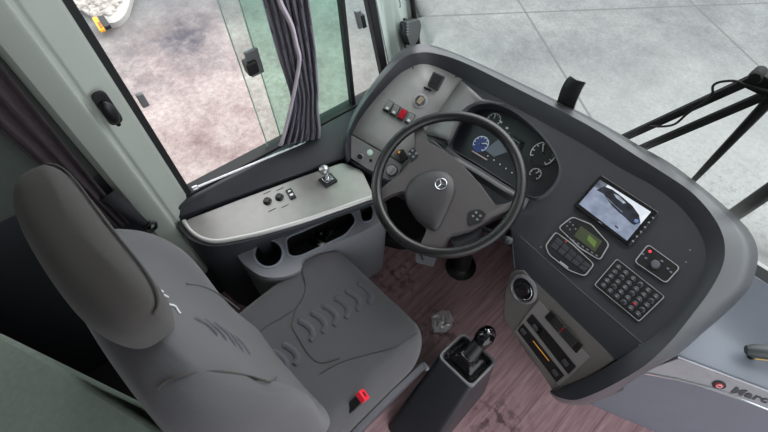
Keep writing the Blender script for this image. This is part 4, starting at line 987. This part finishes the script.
m = MB(); m.tube([c + PF.n * .0065 + (dl * math.cos(t) + PF.n.cross(dl) * math.sin(t)) * .006 for t in [2 * math.pi * k / 16 for k in range(16)]], .0011, 6, closed=True); m.build('badge_ring', M_WHITE, bd_)
tu = (PF.at(768, 401.5) - PF.at(730, 390)).normalized(); tv = PF.n.cross(tu)
text_mesh('Marcopolo', PF.at(729, 393.5, .007), tu, tv, PF.n, .036, 'lettering', mat('letter_dark', (74, 76, 82), .4), stp, .001)
# grab handle on the cabinet
hd = root('grab_handle', Z(752, 356, CZ_ + .02), 'dark rounded grab handle with yellow underside on blue-grey cabinet top', 'handle')
a, b_ = Z(746, 350, .755), Z(775, 353, .765); b2 = b_ + (b_ - a).normalized() * .15
m = MB(); m.tube([a, lerp(a, b_, .3), b_, b2], [.012, .019, .020, .018], 14); m.build('grip', mat('handle_green_black', (56, 62, 64), .45), hd)
m = MB(); m.tube([lerp(a, b_, .45) - V((.0, .012, .012)), b_ - V((.0, .012, .012)), b2 - V((0, .012, .012))], .009, 10); m.build('underside', mat('handle_yellow', (214, 180, 96), .5), hd)
m = MB(); m.tube([lerp(a, b_, .5), lerp(a, b_, .5) - V((0, 0, .05))], .010, 10); m.tube([b2 - V((.02, 0, 0)), b2 - V((.02, 0, .05))], .010, 10); m.build('bracket', M_BLACK, hd)

# cupboard top behind the seat
e = [Z(-70, 302, .95), Z(0, 333, .95), Z(40, 354, .95), Z(80, 379, .95), Z(120, 403, .95), Z(165, 432, .95), Z(200, 455, .95)]
e = cr(e, 3)
m = MB(); bkv = V((-.16, -.55, .0))
m.loft([[p - V((0, 0, .95)) for p in e] + [e[-1] + bkv - V((0, 0, .95)), e[0] + bkv - V((0, 0, .95))], [p - V((0, 0, .03)) for p in e] + [e[-1] + bkv - V((0, 0, .03)), e[0] + bkv - V((0, 0, .03))], e + [e[-1] + bkv, e[0] + bkv]])
tag(m.build('rear_cupboard', mat('cupboard_green', (150, 164, 153), .7, bump=.3, bscale=300, var=.08, vscale=60), bevel=.012, seg=3), 'grey-green cupboard standing behind the driver seat', 'cupboard')

# ================================================================= outside: wipers, gravel bed
wy = 1.345
M_WIPE = mat('wiper_black', (10, 10, 11), .6, spec=.25)
wi = root('windscreen_wiper', (.6, wy, .8), 'black double-arm wiper outside the windscreen, arms meeting at a pivot', 'wiper')
def warm(a, b_, r, nm, f=1.0, ext=.06):
    p, q_ = Y(*a, wy), Y(*b_, wy); d = (q_ - p).normalized(); m = MB(); m.tube([p - d * ext, q_], r, 8, flat=f); return m.build(nm, M_WIPE, wi)
warm((621, 139), (757, 77), .014, 'arm', 1, .15); warm((642, 148), (768, 94), .0135, 'arm', 1, .15)
m = MB(); m.lathe(Y(756, 77, wy - .01), (0, -1, 0), [(.016, -.03), (.018, 0), (.014, .008), (0, .010)], 18); m.build('pivot', M_WIPE, wi)
m = MB(); m.box(Y(768, 86, wy), V((.05, 0, .0)), V((0, 0, .025)), V((0, .012, 0))); m.build('pivot_bracket', M_WIPE, wi, bevel=.004)
p, q_ = Y(690, 184, wy), Y(775, 95, wy); d = (q_ - p).normalized()
m = MB(); m.tube([p - d * .1, p, lerp(p, q_, .35), lerp(p, q_, .6), q_], [.007, .008, .011, .012, .015], 8); m.build('blade', M_WIPE, wi)
m = MB(); m.tube(cr([Y(*s, wy - .02) for s in ((650, 126), (662, 126.5), (675, 124), (688, 113), (703, 103), (712, 94), (713, 86), (720, 82), (735, 81), (748, 86), (768, 91))], 4), .0035, 8); m.build('washer_hose', M_WIPE, wi)
w2 = root('windscreen_wiper', (.75, wy, .75), 'thick black wiper arm stub at the right edge beside the dashboard corner', 'wiper')
p, q_ = Y(728, 219, wy - .01), Y(785, 180, wy - .01); d = (q_ - p).normalized()
m = MB(); m.tube([p - d * .1, q_ + d * .2], .027, 10, flat=.8); m.build('arm', M_WIPE, w2)
m = MB(); m.tube([p + V((.0, -.012, .012)), q_ + V((.0, -.012, .012)) + d * .15], .006, 8); m.build('arm_rib', M_WIPE, w2)

gb = root('gravel_planter', Z(100, 8, GZ), 'white kerbed bed of pale gravel on the yard outside the side window', 'gravel bed')
k_ = [(136, -8), (133, 4), (129, 17), (122, 25), (114, 28), (106, 26)]
ko = cr([Z(*p, GZ) for p in k_ + [(94, 17), (78, 5), (60, -10)]], 4); ki = cr([Z(*p, GZ + .06) - V((0, 0, .06)) for p in [(122, -9), (121, 0), (117, 8), (110, 14), (103, 16), (97, 15), (86, 12), (72, 2), (58, -12)]], 4)
up = V((0, 0, .06))
m = MB(); m.grid([ko, [p + up for p in ko], [p + up for p in ki], [p for p in ki]]); m.build('kerb', mat('kerb_white', (166, 164, 160), .8, bump=.3, bscale=60, var=.05), gb, bevel=.01)
top_ = ki + [Z(60, -80, GZ), Z(122, -80, GZ)]
m = MB(); m.fill([p + V((0, 0, .03)) for p in top_]); m.grid([[p + V((0, 0, .03)) for p in top_], top_], cu=True); m.build('gravel_base', mat('gravel_sand', (130, 124, 118), .9, var=.2, vscale=40), gb)
m = MB(); cnt = 0
xs = [p.x for p in top_]; ys = [p.y for p in top_]
def inside(x, y, poly):
    r = False; j = len(poly) - 1
    for i in range(len(poly)):
        if (poly[i].y > y) != (poly[j].y > y) and x < (poly[j].x - poly[i].x) * (y - poly[i].y) / (poly[j].y - poly[i].y) + poly[i].x: r = not r
        j = i
    return r
lo_, hi_ = Z(60, -12, GZ), Z(122, -12, GZ)
for _ in range(5000):
    x = random.uniform(-6.3, -3.7); y = random.uniform(-.2, 2.3)
    if cnt < 900 and inside(x, y, top_) and (x + 4.9) ** 2 + (y - 1.0) ** 2 < 1.4:
        s = random.uniform(.03, .065); cnt += 1
        m.ball(V((x, y, GZ + .04 + s * .2)), V((s, s * .2, 0)), V((-s * .2, s * .8, 0)), V((0, 0, s * .6)), 6, 4)
o = m.build('gravel', mat('gravel_white', (158, 152, 146), .85, var=.55, vscale=14), gb); o['kind'] = 'stuff'
m = MB(); p = Z(101, 25, GZ + .16)
q = [Z(*a, GZ + .065) for a in ((93, 20), (98, 19), (106, 31), (101, 33))]
m.prism(q, V((0, 0, .03))); rf = m.build('kerb_reflector', mat('reflector_orange', (240, 170, 30), .4), gb, bevel=.004)
q = [Z(*a, GZ + .065) for a in ((99, 19.5), (105, 18), (112, 28), (106.5, 30.5))]
m = MB(); m.prism(q, V((0, 0, .04))); m.build('reflector_backing', M_BLACK, gb, bevel=.004)
m = MB(); qq = [Z(*a, GZ + .097) for a in ((97, 22.5), (100, 22), (103, 28), (100.5, 28.5))]; m.prism(qq, V((0, 0, .004))); m.build('reflector_marks', mat('reflector_brown', (150, 90, 20), .5), rf)
